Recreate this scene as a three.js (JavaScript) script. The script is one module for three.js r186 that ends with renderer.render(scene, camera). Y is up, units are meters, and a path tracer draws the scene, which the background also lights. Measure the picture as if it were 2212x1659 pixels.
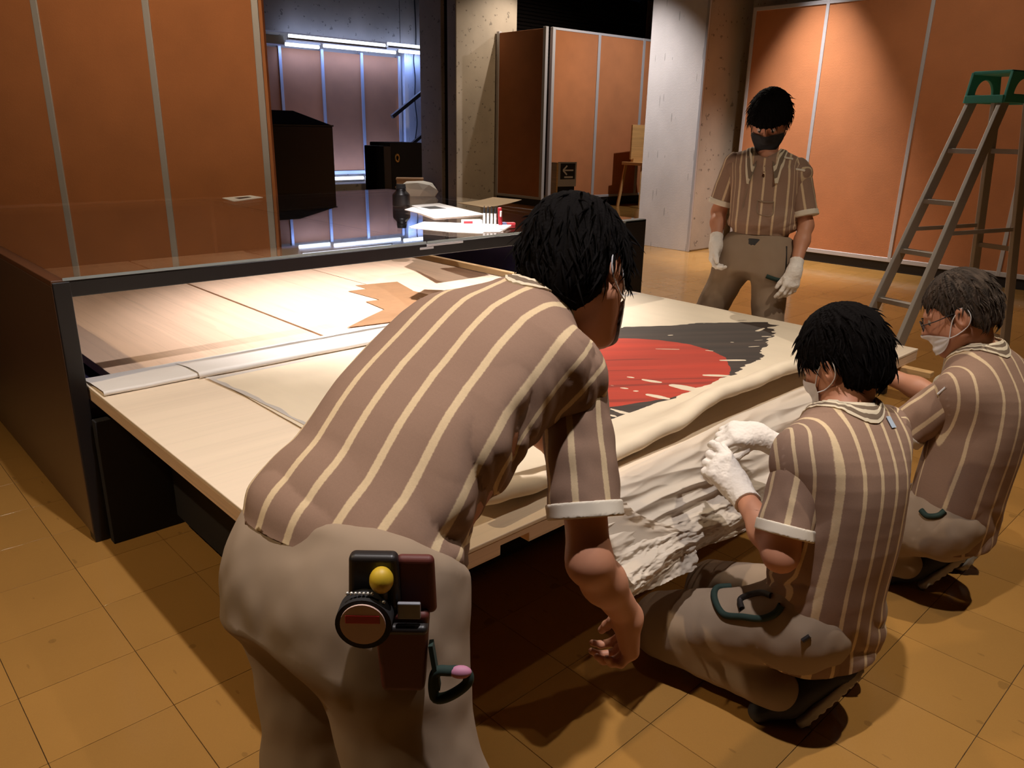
import * as THREE from 'three';
import { RoundedBoxGeometry } from 'three/addons/geometries/RoundedBoxGeometry.js';
import { ConvexGeometry } from 'three/addons/geometries/ConvexGeometry.js';
import { mergeGeometries } from 'three/addons/utils/BufferGeometryUtils.js';
import { ImprovedNoise } from 'three/addons/math/ImprovedNoise.js';
import { RectAreaLightUniformsLib } from 'three/addons/lights/RectAreaLightUniformsLib.js';

// ---------------------------------------------------------------- camera, exposure, light levels
const scene = new THREE.Scene();
scene.background = new THREE.Color(0, 0, 0);
const camera = new THREE.PerspectiveCamera(53.02, 2212 / 1659, 0.05, 60);
camera.position.set(0, 1.507, 0);
camera.quaternion.setFromRotationMatrix(new THREE.Matrix4().makeBasis(
  new THREE.Vector3(0.72957, 0.018931, 0.683644), new THREE.Vector3(0.202135, 0.94899, -0.241993), new THREE.Vector3(-0.653352, 0.314739, 0.688528)));
const renderer = new THREE.WebGLRenderer({ antialias: true });
renderer.toneMapping = THREE.LinearToneMapping;
renderer.toneMappingExposure = 1.0;
renderer.shadowMap.enabled = true;
RectAreaLightUniformsLib.init();
const WARM = new THREE.Color().setRGB(1, 0.76, 0.48), SOFTWARM = new THREE.Color().setRGB(1, 0.87, 0.72), NEUTRAL = new THREE.Color().setRGB(1, 0.93, 0.92), COOL = new THREE.Color().setRGB(0.21, 0.37, 1);
// ceiling track spots: [lamp x, y, z, aim x, y, z, candela, half angle (deg), penumbra, colour, lamp radius in 2 cm units]
const SPOTS = [
  [0.95, 4.3, -0.75, 1.05, 0.6, -1.6, 36, 42, 0.9, NEUTRAL, 2],
  [2.2, 4.3, -2.9, 2.4, 0.6, -3.35, 130, 23.5, 1, NEUTRAL, 2],
  [-1.5, 4.3, -2.6, 0.3, 0.2, -2.0, 22, 46, 0.9, WARM, 2],
  [3.1, 4.3, -0.1, 3.0, 0.0, -0.35, 27, 44, 0.9, SOFTWARM, 2],
  [6.4, 4.3, -6.3, 5.7, 0.2, -4.0, 66, 50, 0.9, SOFTWARM, 2],
  [8.6, 4.3, -4.75, 9.1, 0.0, -4.65, 95, 27, 1, NEUTRAL, 2],
  [6.9, 4.3, -2.8, 9.4, 0.8, -3.0, 10, 50, 1, SOFTWARM, 2],
  [7.5, 4.3, -7.0, 8.75, 0.4, -6.45, 44, 30, 1, NEUTRAL, 2],
  [12.9, 4.4, -8.2, 12.7, 1.2, -11.2, 29, 48, 0.9, NEUTRAL, 2],
  [1.0, 4.3, -4.4, 2.6, 1.6, -7.2, 22, 42, 1, WARM, 2],
  [11.52, 4.4, -11.4, 11.0, 0.4, -13.0, 11, 56, 0.6, SOFTWARM, 1],
  [11.08, 4.4, -8.6, 10.9, 1.0, -12.8, 13, 36, 0.8, WARM, 2],
];
// ---------------------------------------------------------------- helpers
const noise3 = new ImprovedNoise();
const N = (x, y, z) => noise3.noise(x, y, z);
let seed = 7;
const rnd = () => ((seed = (seed * 1664525 + 1013904223) % 4294967296) / 4294967296);
const V = (x, y, z) => new THREE.Vector3(x, y, z);
const clamp = (x, a, b) => Math.min(b, Math.max(a, x)), mix = (a, b, t) => a + (b - a) * t, smooth = (a, b, x) => { const t = clamp((x - a) / (b - a), 0, 1); return t * t * (3 - 2 * t); };
const used = {};
const numbered = (n) => { used[n] = (used[n] ?? -1) + 1; return used[n] ? n + '_' + String(used[n]).padStart(3, '0') : n; };
const baseOf = new Map();
function tag(o, label, category, group) { o.userData.label = label; o.userData.category = category; if (group) o.userData.group = group; return o; }
// a thing: a Group at its base; its parts' geometry is given in world coordinates and moved to the group's own axes
function thing(name, label, category, [x, y, z], group) {
  const o = new THREE.Group(); o.name = numbered(name); o.position.set(x, y, z); scene.add(o); baseOf.set(o, [x, y, z]); return tag(o, label, category, group);
}
function structure(name, [x, y, z] = [0, 0, 0]) { const o = new THREE.Group(); o.name = name; o.position.set(x, y, z); o.userData.kind = 'structure'; scene.add(o); baseOf.set(o, [x, y, z]); return o; }
function part(name, geo, mat, parent, label) {
  const b = baseOf.get(parent), g = Array.isArray(geo) ? join(geo) : geo;
  g.translate(-b[0], -b[1], -b[2]);
  const m = new THREE.Mesh(g, mat); m.name = numbered(name); m.castShadow = m.receiveShadow = true; parent.add(m); baseOf.set(m, b);
  if (label) m.userData.label = label;
  return m;
}
function join(list) { return list.length === 1 ? list[0] : mergeGeometries(list.map((g) => { const q = g.index ? g.toNonIndexed() : g; for (const k of Object.keys(q.attributes)) if (!['position', 'normal', 'uv'].includes(k)) q.deleteAttribute(k); return q; })); }
// uv in metres, by the way each face points
function metric(g) {
  g = g.index ? g.toNonIndexed() : g; const p = g.attributes.position, n = g.attributes.normal, uv = new Float32Array(p.count * 2);
  for (let i = 0; i < p.count; i++) {
    const x = Math.abs(n.getX(i)), y = Math.abs(n.getY(i)), z = Math.abs(n.getZ(i));
    const [u, v] = y > x && y > z ? [p.getX(i), p.getZ(i)] : x > z ? [p.getZ(i), p.getY(i)] : [p.getX(i), p.getY(i)];
    uv[i * 2] = u; uv[i * 2 + 1] = v;
  }
  g.setAttribute('uv', new THREE.BufferAttribute(uv, 2)); return g;
}
// box between two corners, edges rounded by r
function bx(x0, x1, y0, y1, z0, z1, r = 0) {
  const w = x1 - x0, h = y1 - y0, d = z1 - z0;
  const g = r > 0 ? new RoundedBoxGeometry(w, h, d, 1, Math.min(r, w / 2.01, h / 2.01, d / 2.01)) : new THREE.BoxGeometry(w, h, d);
  g.translate((x0 + x1) / 2, (y0 + y1) / 2, (z0 + z1) / 2); return metric(g);
}
// bar of a w by h section from a to b
function bar(a, b, w, h, up = V(0, 1, 0), r = 0) {
  const A = V(...a), B = V(...b), d = B.clone().sub(A), L = d.length(); d.normalize();
  const x = up.clone().cross(d).normalize(), y = d.clone().cross(x);
  const g = r ? new RoundedBoxGeometry(w, h, L, 1, r) : new THREE.BoxGeometry(w, h, L);
  g.applyMatrix4(new THREE.Matrix4().makeBasis(x, y, d)); g.translate(...A.add(B).multiplyScalar(0.5).toArray()); return g;
}
function rod(a, b, r0, r1 = r0, n = 12) {
  const A = V(...a), B = V(...b), d = B.clone().sub(A), g = new THREE.CylinderGeometry(r1, r0, d.length(), n);
  g.applyQuaternion(new THREE.Quaternion().setFromUnitVectors(V(0, 1, 0), d.normalize())); g.translate(...A.add(B).multiplyScalar(0.5).toArray()); return g;
}
const tube = (pts, r, seg = 40, n = 8, closed = false) => new THREE.TubeGeometry(new THREE.CatmullRomCurve3(pts.map((p) => V(...p)), closed), seg, r, n, closed);
// polygon (list of [x, z]) lying flat at height y with thickness t
function slabPoly(pts, y, t) {
  const s = new THREE.Shape(pts.map(([x, z]) => new THREE.Vector2(x, -z)));
  const g = new THREE.ExtrudeGeometry(s, { depth: t, bevelEnabled: false }); g.rotateX(-Math.PI / 2); g.translate(0, y, 0); return metric(g);
}
// surface from a function of (u, v) in 0..1
function sheet(f, nu, nv) {
  const p = [], uv = [], idx = [];
  for (let j = 0; j <= nv; j++) for (let i = 0; i <= nu; i++) { p.push(...f(i / nu, j / nv)); uv.push(i / nu, j / nv); }
  for (let j = 0; j < nv; j++) for (let i = 0; i < nu; i++) { const a = j * (nu + 1) + i, b = a + 1, c = a + nu + 1, d = c + 1; idx.push(a, b, d, a, d, c); }
  const g = new THREE.BufferGeometry(); g.setAttribute('position', new THREE.Float32BufferAttribute(p, 3)); g.setAttribute('uv', new THREE.Float32BufferAttribute(uv, 2)); g.setIndex(idx); g.computeVertexNormals(); return g;
}
// ---------------------------------------------------------------- textures
const H = (x, y, s) => { let n = (Math.imul(x, 374761393) + Math.imul(y, 668265263) + Math.imul(s, 1274126177)) | 0; n = Math.imul(n ^ (n >>> 13), 1274126177); return ((n ^ (n >>> 16)) >>> 0) / 4294967296; };
// tileable value noise: cells px by py over the unit square
function vn(u, v, px, py, s) {
  const x = u * px, y = v * py, i = Math.floor(x), j = Math.floor(y), a = x - i, b = y - j, q = a * a * (3 - 2 * a), w = b * b * (3 - 2 * b), m = (k, p) => ((k % p) + p) % p;
  return mix(mix(H(m(i, px), m(j, py), s), H(m(i + 1, px), m(j, py), s), q), mix(H(m(i, px), m(j + 1, py), s), H(m(i + 1, px), m(j + 1, py), s), q), w);
}
const fbm = (u, v, px, py, s, o = 4) => { let r = 0, a = 0.5, t = 0; for (let k = 0; k < o; k++) { r += a * vn(u, v, px << k, py << k, s + k); t += a; a *= 0.5; } return r / t; };
function tex(w, h, f, size = [1, 1], srgb = true) {
  const d = new Uint8Array(w * h * 4);
  for (let j = 0; j < h; j++) for (let i = 0; i < w; i++) { const c = f((i + 0.5) / w, (j + 0.5) / h), k = (j * w + i) * 4; const a = Array.isArray(c) ? c : [c, c, c]; for (let q = 0; q < 3; q++) d[k + q] = clamp(Math.round(a[q] * 255), 0, 255); d[k + 3] = 255; }
  const t = new THREE.DataTexture(d, w, h); t.wrapS = t.wrapT = THREE.RepeatWrapping; t.magFilter = THREE.LinearFilter; t.minFilter = THREE.LinearMipmapLinearFilter; t.generateMipmaps = true;
  if (srgb) t.colorSpace = THREE.SRGBColorSpace; t.repeat.set(1 / size[0], 1 / size[1]); t.needsUpdate = true; return t;
}
const tint = (c, k) => c.map((x) => x * k);
const std = (o) => new THREE.MeshStandardMaterial(o), phy = (o) => new THREE.MeshPhysicalMaterial(o);
const M = {};
const fine = tex(256, 256, (u, v) => fbm(u, v, 32, 32, 3, 3), [0.25, 0.25], false);
M.panel = std({ roughness: 0.85, bumpMap: fine, bumpScale: 0.0006, map: tex(512, 512, (u, v) => tint([0.725, 0.462, 0.285], 0.93 + 0.1 * fbm(u, v, 5, 5, 11, 5) + 0.04 * (H((u * 512) | 0, (v * 512) | 0, 5) - 0.5)), [1.3, 1.3]) });
const LADDER = { x: 5.617, z: -1.621, a: -1.848, h: 1.732, wt: 0.2, wb: 0.29, dt: 0.119, db: 0.86, dbBack: 0.4, step: 0.303 };
M.alu = std({ color: new THREE.Color().setRGB(0.56, 0.54, 0.55), roughness: 0.45, metalness: 0.35 });
M.kick = std({ color: new THREE.Color().setRGB(0.012, 0.009, 0.009), roughness: 0.5 });
const concreteMap = tex(1024, 1024, (u, v) => {
  let k = 0.8 + 0.2 * fbm(u, v, 3, 3, 21, 6) + 0.04 * (H((u * 1024) | 0, (v * 1024) | 0, 9) - 0.5);
  const a = vn(u, v, 26, 26, 77), b = vn(u, v, 90, 90, 78); if (a > 0.86 && b > 0.55) k *= 0.74;
  return tint([0.80, 0.735, 0.655], k);
}, [1.6, 1.6]);
M.concrete = std({ map: concreteMap, roughness: 0.85, bumpMap: fine, bumpScale: 0.001 });
M.paleConcrete = std({ map: tex(1024, 1024, (u, v) => { let k = 0.88 + 0.12 * fbm(u, v, 4, 3, 25, 6); const s = vn(u, v, 40, 5, 31); if (s > 0.93) k *= 0.82; return tint([0.9, 0.875, 0.86], k); }, [1.2, 1.2]), roughness: 0.75, bumpMap: fine, bumpScale: 0.001 });
M.ceiling = std({ color: new THREE.Color().setRGB(0.05, 0.045, 0.042), roughness: 0.95 });
M.wall = std({ color: new THREE.Color().setRGB(0.2, 0.16, 0.12), roughness: 0.95 });
M.subfloor = std({ color: new THREE.Color().setRGB(0.045, 0.026, 0.012), roughness: 0.9 });
const tileMap = tex(1024, 1024, (u, v) => tint([0.665, 0.49, 0.255], 0.9 + 0.1 * fbm(u, v, 4, 4, 41, 6) + 0.03 * (H((u * 1024) | 0, (v * 1024) | 0, 4) - 0.5) - (vn(u, v, 60, 22, 91) > 0.955 ? 0.1 : 0)), [1.7, 1.7]);
const tileRough = tex(512, 512, (u, v) => 0.55 + 0.35 * fbm(u, v, 8, 8, 51, 5), [1.1, 1.1], false);
const tileBump = tex(256, 256, (u, v) => fbm(u, v, 6, 6, 61, 3), [0.9, 0.9], false);
M.tiles = [1, 0.94, 0.97, 1.03].map((k) => std({ map: tileMap, color: new THREE.Color().setRGB(k, k, k), roughness: 0.2, roughnessMap: tileRough, bumpMap: tileBump, bumpScale: 0.0012 }));
M.black = std({ color: new THREE.Color().setRGB(0.009, 0.0075, 0.008), roughness: 0.42 });
M.blackMatte = std({ color: new THREE.Color().setRGB(0.008, 0.007, 0.008), roughness: 0.8 });
M.caseSide = std({ color: new THREE.Color().setRGB(0.08, 0.042, 0.027), roughness: 0.32 });
M.caseRim = std({ color: new THREE.Color().setRGB(0.1, 0.04, 0.02), roughness: 0.35 });
M.navy = std({ color: new THREE.Color().setRGB(0.018, 0.014, 0.055), roughness: 0.7 });
M.glass = phy({ color: new THREE.Color(1, 1, 1), transmission: 1, thickness: 0, roughness: 0.015, ior: 1.55 });
M.glassEdge = std({ color: new THREE.Color().setRGB(0.3, 0.34, 0.33), roughness: 0.25 });
const grain = (c, s, g = 1) => tex(1024, 512, (u, v) => { const w = fbm(u, v, 2, 26, s, 5), f = fbm(u, v, 4, 120, s + 9, 3), k = 1 + g * (0.14 * (w - 0.5) - (f > 0.62 ? 0.05 : 0) - (vn(u, v, 3, 40, s + 30) > 0.9 ? 0.06 : 0)) - 0.03; return [c[0] * k, c[1] * (k - 0.01), c[2] * (k - 0.02)]; }, [1.8, 0.9]);
M.ply = std({ map: grain([0.93, 0.81, 0.71], 101, 0.55), roughness: 0.55 });
M.ply.map.rotation = Math.PI / 2;
M.pale = std({ map: grain([0.95, 0.88, 0.785], 131, 0.28), roughness: 0.5 });
M.paleEdge = std({ map: grain([0.9, 0.78, 0.66], 151), roughness: 0.6 });
M.rawWood = std({ map: grain([0.86, 0.7, 0.48], 161), roughness: 0.6 });
M.groove = std({ color: new THREE.Color().setRGB(0.2, 0.1, 0.05), roughness: 0.8 });
M.kraft = std({ map: tex(256, 256, (u, v) => tint([0.58, 0.43, 0.29], 0.93 + 0.1 * fbm(u, v, 12, 12, 71, 4)), [0.4, 0.4]), roughness: 0.8 });
M.paper = std({ color: new THREE.Color().setRGB(0.84, 0.82, 0.8), roughness: 0.8, side: THREE.DoubleSide });
M.red = std({ color: new THREE.Color().setRGB(0.42, 0.02, 0.03), roughness: 0.35 });
M.white = std({ color: new THREE.Color().setRGB(0.8, 0.78, 0.76), roughness: 0.45 });
M.ink = std({ color: new THREE.Color().setRGB(0.02, 0.02, 0.022), roughness: 0.5 });
// ---------------------------------------------------------------- the setting
const TILE = 0.3048, TX = 0.217 - 10 * TILE, TZ = -0.338;
{
  const floor = structure('floor');
  part('slab', bx(-4.6, 20.2, -0.12, -0.0035, -19, 4.6), M.subfloor, floor);
  const geos = [0, 1, 2, 3, 4, 5].map((k) => {
    const g = bx(-TILE / 2 + 0.0007, TILE / 2 - 0.0007, -0.004, 0, -TILE / 2 + 0.0007, TILE / 2 - 0.0007, 0.0007), uv = g.attributes.uv;
    for (let i = 0; i < uv.count; i++) uv.setXY(i, uv.getX(i) + k * 0.61, uv.getY(i) + k * 0.37); return g;
  });
  const frustum = new THREE.Frustum(), all = [];
  camera.updateMatrixWorld(true); camera.updateProjectionMatrix();
  frustum.setFromProjectionMatrix(new THREE.Matrix4().multiplyMatrices(camera.projectionMatrix, camera.matrixWorldInverse));
  for (let i = -14; i < 68; i++) for (let j = -16; j < 61; j++) {
    const x = TX + (i + 0.5) * TILE, z = TZ - (j - 0.5) * TILE; if (x < -4.5 || x > 20.1 || z < -18.9 || z > 4.5) continue;
    const inCase = x > 1.2 && x < 3.6 && z < -3.1 && z > -5.3;
    all.push({ x, z, k: Math.floor(rnd() * 6), m: Math.floor(rnd() * 4), d: Math.hypot(x, z), seen: !inCase && frustum.intersectsSphere(new THREE.Sphere(V(x, 0, z), 0.16)) });
  }
  const near = all.filter((t) => t.seen).sort((a, b) => a.d - b.d).slice(0, 300), single = new Set(near);
  for (const t of near) {
    const m = new THREE.Mesh(geos[t.k], M.tiles[t.m]); m.name = numbered('tile'); m.position.set(t.x, 0, t.z); m.castShadow = m.receiveShadow = true; floor.add(m);
  }
  for (let m = 0; m < 4; m++) {
    const rest = all.filter((t) => !single.has(t) && t.m === m).map((t) => geos[t.k].clone().translate(t.x, 0, t.z));
    part('tile_field', join(rest), M.tiles[m], floor).userData.kind = 'stuff';
  }
}
{
  const c = structure('ceiling'); part('ceiling_slab', bx(-4.8, 20.4, 4.6, 4.8, -19.2, 4.8), M.ceiling, c);
  const s = (n, ...b) => part('wall_slab', bx(...b), M.wall, structure(n));
  s('wall_south', -4.8, 20.4, -0.1, 4.6, 4.5, 4.8); s('wall_west', -4.8, -4.5, -0.1, 4.6, -19, 4.5); s('wall_outer', 20.1, 20.4, -0.1, 4.6, -19, -5.8);
  part('wall_slab', bx(-4.8, 20.4, -0.1, 4.6, -19.2, -18.9), M.wall, structure('wall_north'));
  part('wall_slab', bx(9.7, 10.1, -0.1, 4.6, -5.9, 4.5), M.concrete, structure('wall_east'));
}
// a partition of orange panels between aluminium posts; from (x0, z0) along (ux, uz); front side faces n = (uz, -ux) * side
function partition(name, x0, z0, ang, posts, h, side, opt = {}) {
  const w = structure(name, [x0, 0, z0]), T = 0.05, kick = opt.kick ?? 0.07, pw = opt.pw ?? 0.045, pt = 0.012;
  const put = (g) => { g.rotateY(ang); g.translate(x0, 0, z0); return g; };
  const end = posts[posts.length - 1];
  for (let i = 0; i + 1 < posts.length; i++) part('panel', put(bx(posts[i] + 0.004, posts[i + 1] - 0.004, kick + 0.03, h - 0.03, -T / 2, T / 2, 0.003)), M.panel, w);
  for (const p of posts) part('post', put(bx(p - pw / 2, p + pw / 2, kick, h, -T / 2 - pt, T / 2 + pt, 0.006)), M.alu, w);
  if (opt.top !== false) part('top_rail', put(bx(posts[0], end, h - 0.045, h, -T / 2 - 0.008, T / 2 + 0.008, 0.004)), M.alu, w);
  part('bottom_rail', put(bx(posts[0], end, kick, kick + 0.05, -T / 2 - 0.01, T / 2 + 0.01, 0.004)), M.alu, w);
  part('kick_board', put(bx(posts[0], end, 0.001, kick - 0.002, -T / 2 + 0.008, T / 2 - 0.008)), M.kick, w);
  return w;
}
const DEG = Math.PI / 180;
{ // left partition, set across the corner behind the display case; it runs from its right end to the left
  const ang = Math.PI - Math.atan2(0.6837, 0.7298);   // local +x -> (-0.7298, -0.6837)
  const w = partition('wall_left', 3.26, -6.56, ang, [0.028, 0.925, 1.84, 2.75, 3.66, 4.57], 3.36, 1, { pw: 0.058 });
  const g = bx(-0.03, -0.002, 0.07, 3.36, -0.03, 0.03, 0.003); g.rotateY(ang); g.translate(3.26, 0, -6.56); part('end_strip', g, M.panel, w);
}
// right partition along the concrete wall, from the pillar towards the camera
partition('wall_right', 9.4, -5.66, -Math.PI / 2, [0.03, 0.97, 2.13, 3.27, 4.42, 5.57, 6.7], 2.99, 1, { kick: 0.11, pw: 0.042 });
// middle partition: a front and a return side before the shutter
partition('wall_center', 11.32, -11.03, -4 * DEG, [0.03, 1.24, 2.55, 3.8, 5.1], 3.33, 1, { kick: 0.17, pw: 0.075 });
partition('wall_return', 11.2, -11.04, Math.PI / 2, [0.03, 1.33], 3.33, 1, { kick: 0.17, pw: 0.075, top: false });
// back room: raised show wall of panels, lit by tubes at its top and foot
{
  const w = structure('wall_back', [8, 0, -16]);
  const px = [6.35, 7.33, 8.32, 9.31, 10.31, 11.33];
  for (let i = 0; i + 1 < px.length; i++) part('panel', bx(px[i] + 0.01, px[i + 1] - 0.01, 0.5, 3.02, -16.05, -16, 0.003), M.panel, w);
  for (const x of px) part('post', bx(x - 0.035, x + 0.035, 0.4, 3.06, -16.06, -15.97, 0.006), M.alu, w);
  part('bottom_rail', bx(6.3, 11.4, 0.44, 0.52, -16.05, -15.96, 0.004), M.alu, w);
  part('ledge', bx(5.6, 13.2, 0.0, 0.3, -16.2, -15.0, 0.01), M.concrete, w);
  part('side_wall', bx(11.42, 13.2, 0.0, 4.6, -16.1, -15.9), M.paleConcrete, w);
  part('wall_slab', bx(4.6, 13.2, 0.0, 4.6, -16.4, -16.12), M.concrete, w);
  part('fascia', bx(4.6, 11.2, 3.3, 4.6, -15.95, -15.75), M.concrete, w);
  part('fascia', bx(11.22, 13.2, 3.3, 4.6, -15.95, -15.75), M.concrete, w);
}
// concrete pillar with a door track in its side, beside the opening to the back room
{
  const p = thing('concrete_pillar', 'rough brown concrete pillar with a dark door groove, left of the far orange booth', 'pillar', [10.9, 0, -13.0]);
  part('shaft', bx(10.15, 11.75, 0, 4.6, -12.72, -12.44, 0.02), M.concrete, p);
  part('shaft', bx(10.15, 11.75, 0, 4.6, -13.6, -12.9, 0.012), M.concrete, p);
  part('groove', bx(10.23, 11.7, 0, 4.6, -12.91, -12.71), M.blackMatte, p);
  const q = thing('concrete_pillar', 'pale grey concrete pillar with scratches, behind the standing man', 'pillar', [9.2, 0, -6.4]);
  part('shaft', bx(8.76, 9.74, 0, 4.6, -6.72, -5.86, 0.02), M.concrete, q); part('facing', bx(8.74, 8.765, 0, 4.6, -6.725, -5.87, 0.004), M.paleConcrete, q, 'pale scratched front face');
  part('corner_strip', bx(8.715, 8.745, 0, 4.6, -5.89, -5.85, 0.006), M.alu, q);
}
{
  const s = thing('roller_shutter', 'dark slatted roller shutter above the far orange booth', 'shutter', [14.5, 0, -13.3]);
  for (let i = 0; i < 22; i++) { const y = 2.9 + i * 0.075; part('slat', bx(12.1, 16.85, y, y + 0.07, -13.34, -13.28 + 0.012 * (i % 2), 0.02), M.shutterSlat ??= std({ color: new THREE.Color().setRGB(0.06, 0.045, 0.035), roughness: 0.38, metalness: 0.5 }), s); }
  part('guide', bx(12.0, 12.1, 0, 4.6, -13.4, -13.22), M.blackMatte, s); part('guide', bx(16.85, 16.95, 0, 4.6, -13.4, -13.22), M.blackMatte, s);
  part('curtain', bx(12.1, 16.85, 0, 2.9, -13.34, -13.3), M.shutterSlat, s);
  part('wall_slab', bx(16.95, 20.1, 0, 4.6, -13.6, -13.2), M.concrete, structure('wall_far'));
}
// ---------------------------------------------------------------- display case with glass top, its front open
const CX0 = 0.627, CX1 = 3.87, CZ0 = -5.66, CZ1 = -2.92;
{
  const c = thing('display_case', 'large black display case with a glass top, opened at the front', 'display case', [2.25, 0, -4.2]);
  part('side_panel', bx(CX0, CX0 + 0.042, 0.03, 0.972, CZ0, CZ1, 0.004), M.caseSide, c);
  part('side_panel', bx(CX1 - 0.042, CX1, 0.03, 0.975, CZ0, CZ1, 0.004), M.black, c);
  part('front_post', bx(CX0 + 0.002, CX0 + 0.058, 0.0, 0.985, CZ1 - 0.06, CZ1 + 0.004, 0.004), M.black, c);
  part('front_post', bx(CX1 - 0.2, CX1, 0.0, 1.0, CZ1 - 0.06, CZ1 + 0.004, 0.004), M.black, c);
  part('rim', bx(CX0, CX0 + 0.044, 0.972, 0.992, CZ0, CZ1, 0.003), M.caseRim, c, 'brown rim of the glass top');
  part('lintel', bx(CX0 + 0.05, CX1 - 0.1, 0.93, 0.986, CZ1 - 0.05, CZ1, 0.004), M.black, c);
  part('back_panel', bx(CX0, CX1, 0.03, 0.986, CZ0, CZ0 + 0.04, 0.003), M.blackMatte, c);
  part('floor_panel', bx(CX0 + 0.04, CX1 - 0.04, 0.48, 0.515, CZ0 + 0.04, CZ1 - 0.02), M.navy, c);
  part('lower_front', bx(CX0 + 0.05, CX1 - 0.05, 0.0, 0.49, CZ1 + 0.02, CZ1 + 0.06, 0.003), M.blackMatte, c);
  part('inner_lining', bx(CX0 + 0.042, CX0 + 0.05, 0.515, 0.93, CZ0 + 0.05, CZ1 - 0.06), M.navy, c); part('inner_lining', bx(CX1 - 0.05, CX1 - 0.042, 0.515, 0.93, CZ0 + 0.05, CZ1 - 0.06), M.navy, c);
  for (const [a, b] of [[0.8, 1.69], [1.706, 2.51], [2.518, 3.33]]) part('platform_board', bx(a, b, 0.56, 0.6, CZ0 + 0.05, -3.034, 0.002), M.ply, c);
  part('board_joint', bx(1.688, 1.708, 0.55, 0.594, CZ0 + 0.06, -3.036), M.groove, c);
  part('rail', bx(3.46, 3.5, 0.565, 0.605, CZ0 + 0.1, -3.04, 0.003), M.rawWood, c, 'wooden slide rail');
  part('inner_post', bx(2.29, 2.315, 0.6, 0.986, -5.62, -5.6, 0.002), M.caseRim, c);
  for (const [a, b] of [[CX0 + 0.036, 2.196], [2.202, CX1 - 0.01]]) {
    const p = part('glass_pane', bx(a, b, 0.988, 0.999, CZ0 + 0.003, CZ1 + 0.002), M.glass, c);
    part('pane_edge', bx(a, b, 0.9885, 0.9985, CZ1 + 0.0022, CZ1 + 0.004), M.glassEdge, p);
  }
  part('clip', bx(2.2, 2.42, 0.974, 0.984, CZ1, CZ1 + 0.004, 0.001), M.alu, c); part('clip', bx(2.16, 2.24, 0.962, 0.972, CZ1, CZ1 + 0.003, 0.001), M.alu, c);
}
{
  const b = thing('pull_out_board', 'wide pale board pulled out of the display case on a black carriage', 'board', [2.15, 0, -2.1]);
  const x0 = 0.69, x1 = 3.62, top = 0.605, bot = 0.552, zf = -1.17, n0 = 1.085, n1 = 1.178;
  part('board_top', bx(x0, x1, top - 0.012, top, -3.03, zf, 0.003), M.pale, b);
  part('frame', [bx(x0 + 0.001, x1 - 0.001, bot, top - 0.012, -3.02, zf - 0.09, 0.002), bx(x0 + 0.001, n0, bot, top - 0.012, zf - 0.095, zf - 0.001, 0.002), bx(n1, x1 - 0.001, bot, top - 0.012, zf - 0.095, zf - 0.001, 0.002), bx(n0 - 0.01, n1 + 0.01, 0.578, top - 0.012, zf - 0.095, zf - 0.0012)], M.paleEdge, b);
  part('carriage', bx(0.9, 3.4, 0.06, 0.5, -2.82, -1.75, 0.006), M.blackMatte, b);
  for (const x of [1.1, 3.2]) part('slide_rail', bx(x - 0.03, x + 0.03, 0.5, 0.551, -2.84, -1.3, 0.004), M.blackMatte, b);
  for (const x of [1.0, 3.3]) for (const z of [-2.6, -1.9]) { const g = new THREE.CylinderGeometry(0.03, 0.03, 0.025, 20); g.rotateZ(Math.PI / 2); g.translate(x, 0.031, z); part('wheel', g, M.black, b); }
}
{
  const t = thing('wooden_batten', 'thin raw wooden batten sticking out under the right corner of the board', 'batten', [3.49, 0.51, -1.3]);
  part('strip', bx(3.455, 3.5, 0.525, 0.551, -1.75, -1.05, 0.003), M.rawWood, t);
}
// kraft paper sheets lying on the platform inside the case
const KRAFT = [[[[2.44, -3.946], [2.703, -3.891], [2.62, -3.618], [2.36, -3.62], [2.43, -3.75]], 'kraft paper sheet on the platform, farthest from the white board'], [[[2.312, -3.82], [2.6, -3.8], [2.62, -3.4], [2.323, -3.494]], 'kraft paper sheet on the platform, second from the far end'],
  [[[2.235, -3.518], [2.52, -3.5], [2.5, -3.2], [2.203, -3.274]], 'kraft paper sheet on the platform, third from the far end'], [[[2.045, -3.204], [2.3, -3.35], [2.36, -3.05], [2.06, -3.05], [1.852, -3.085]], 'kraft paper sheet on the platform, nearest to the white board']];
KRAFT.forEach(([p, label], i) => { const t = thing('kraft_sheet', label, 'paper sheet', [p[0][0], 0.6, p[0][1]]); part('sheet', slabPoly(p, 0.601 + i * 0.0012, 0.001), M.kraft, t); });
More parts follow.
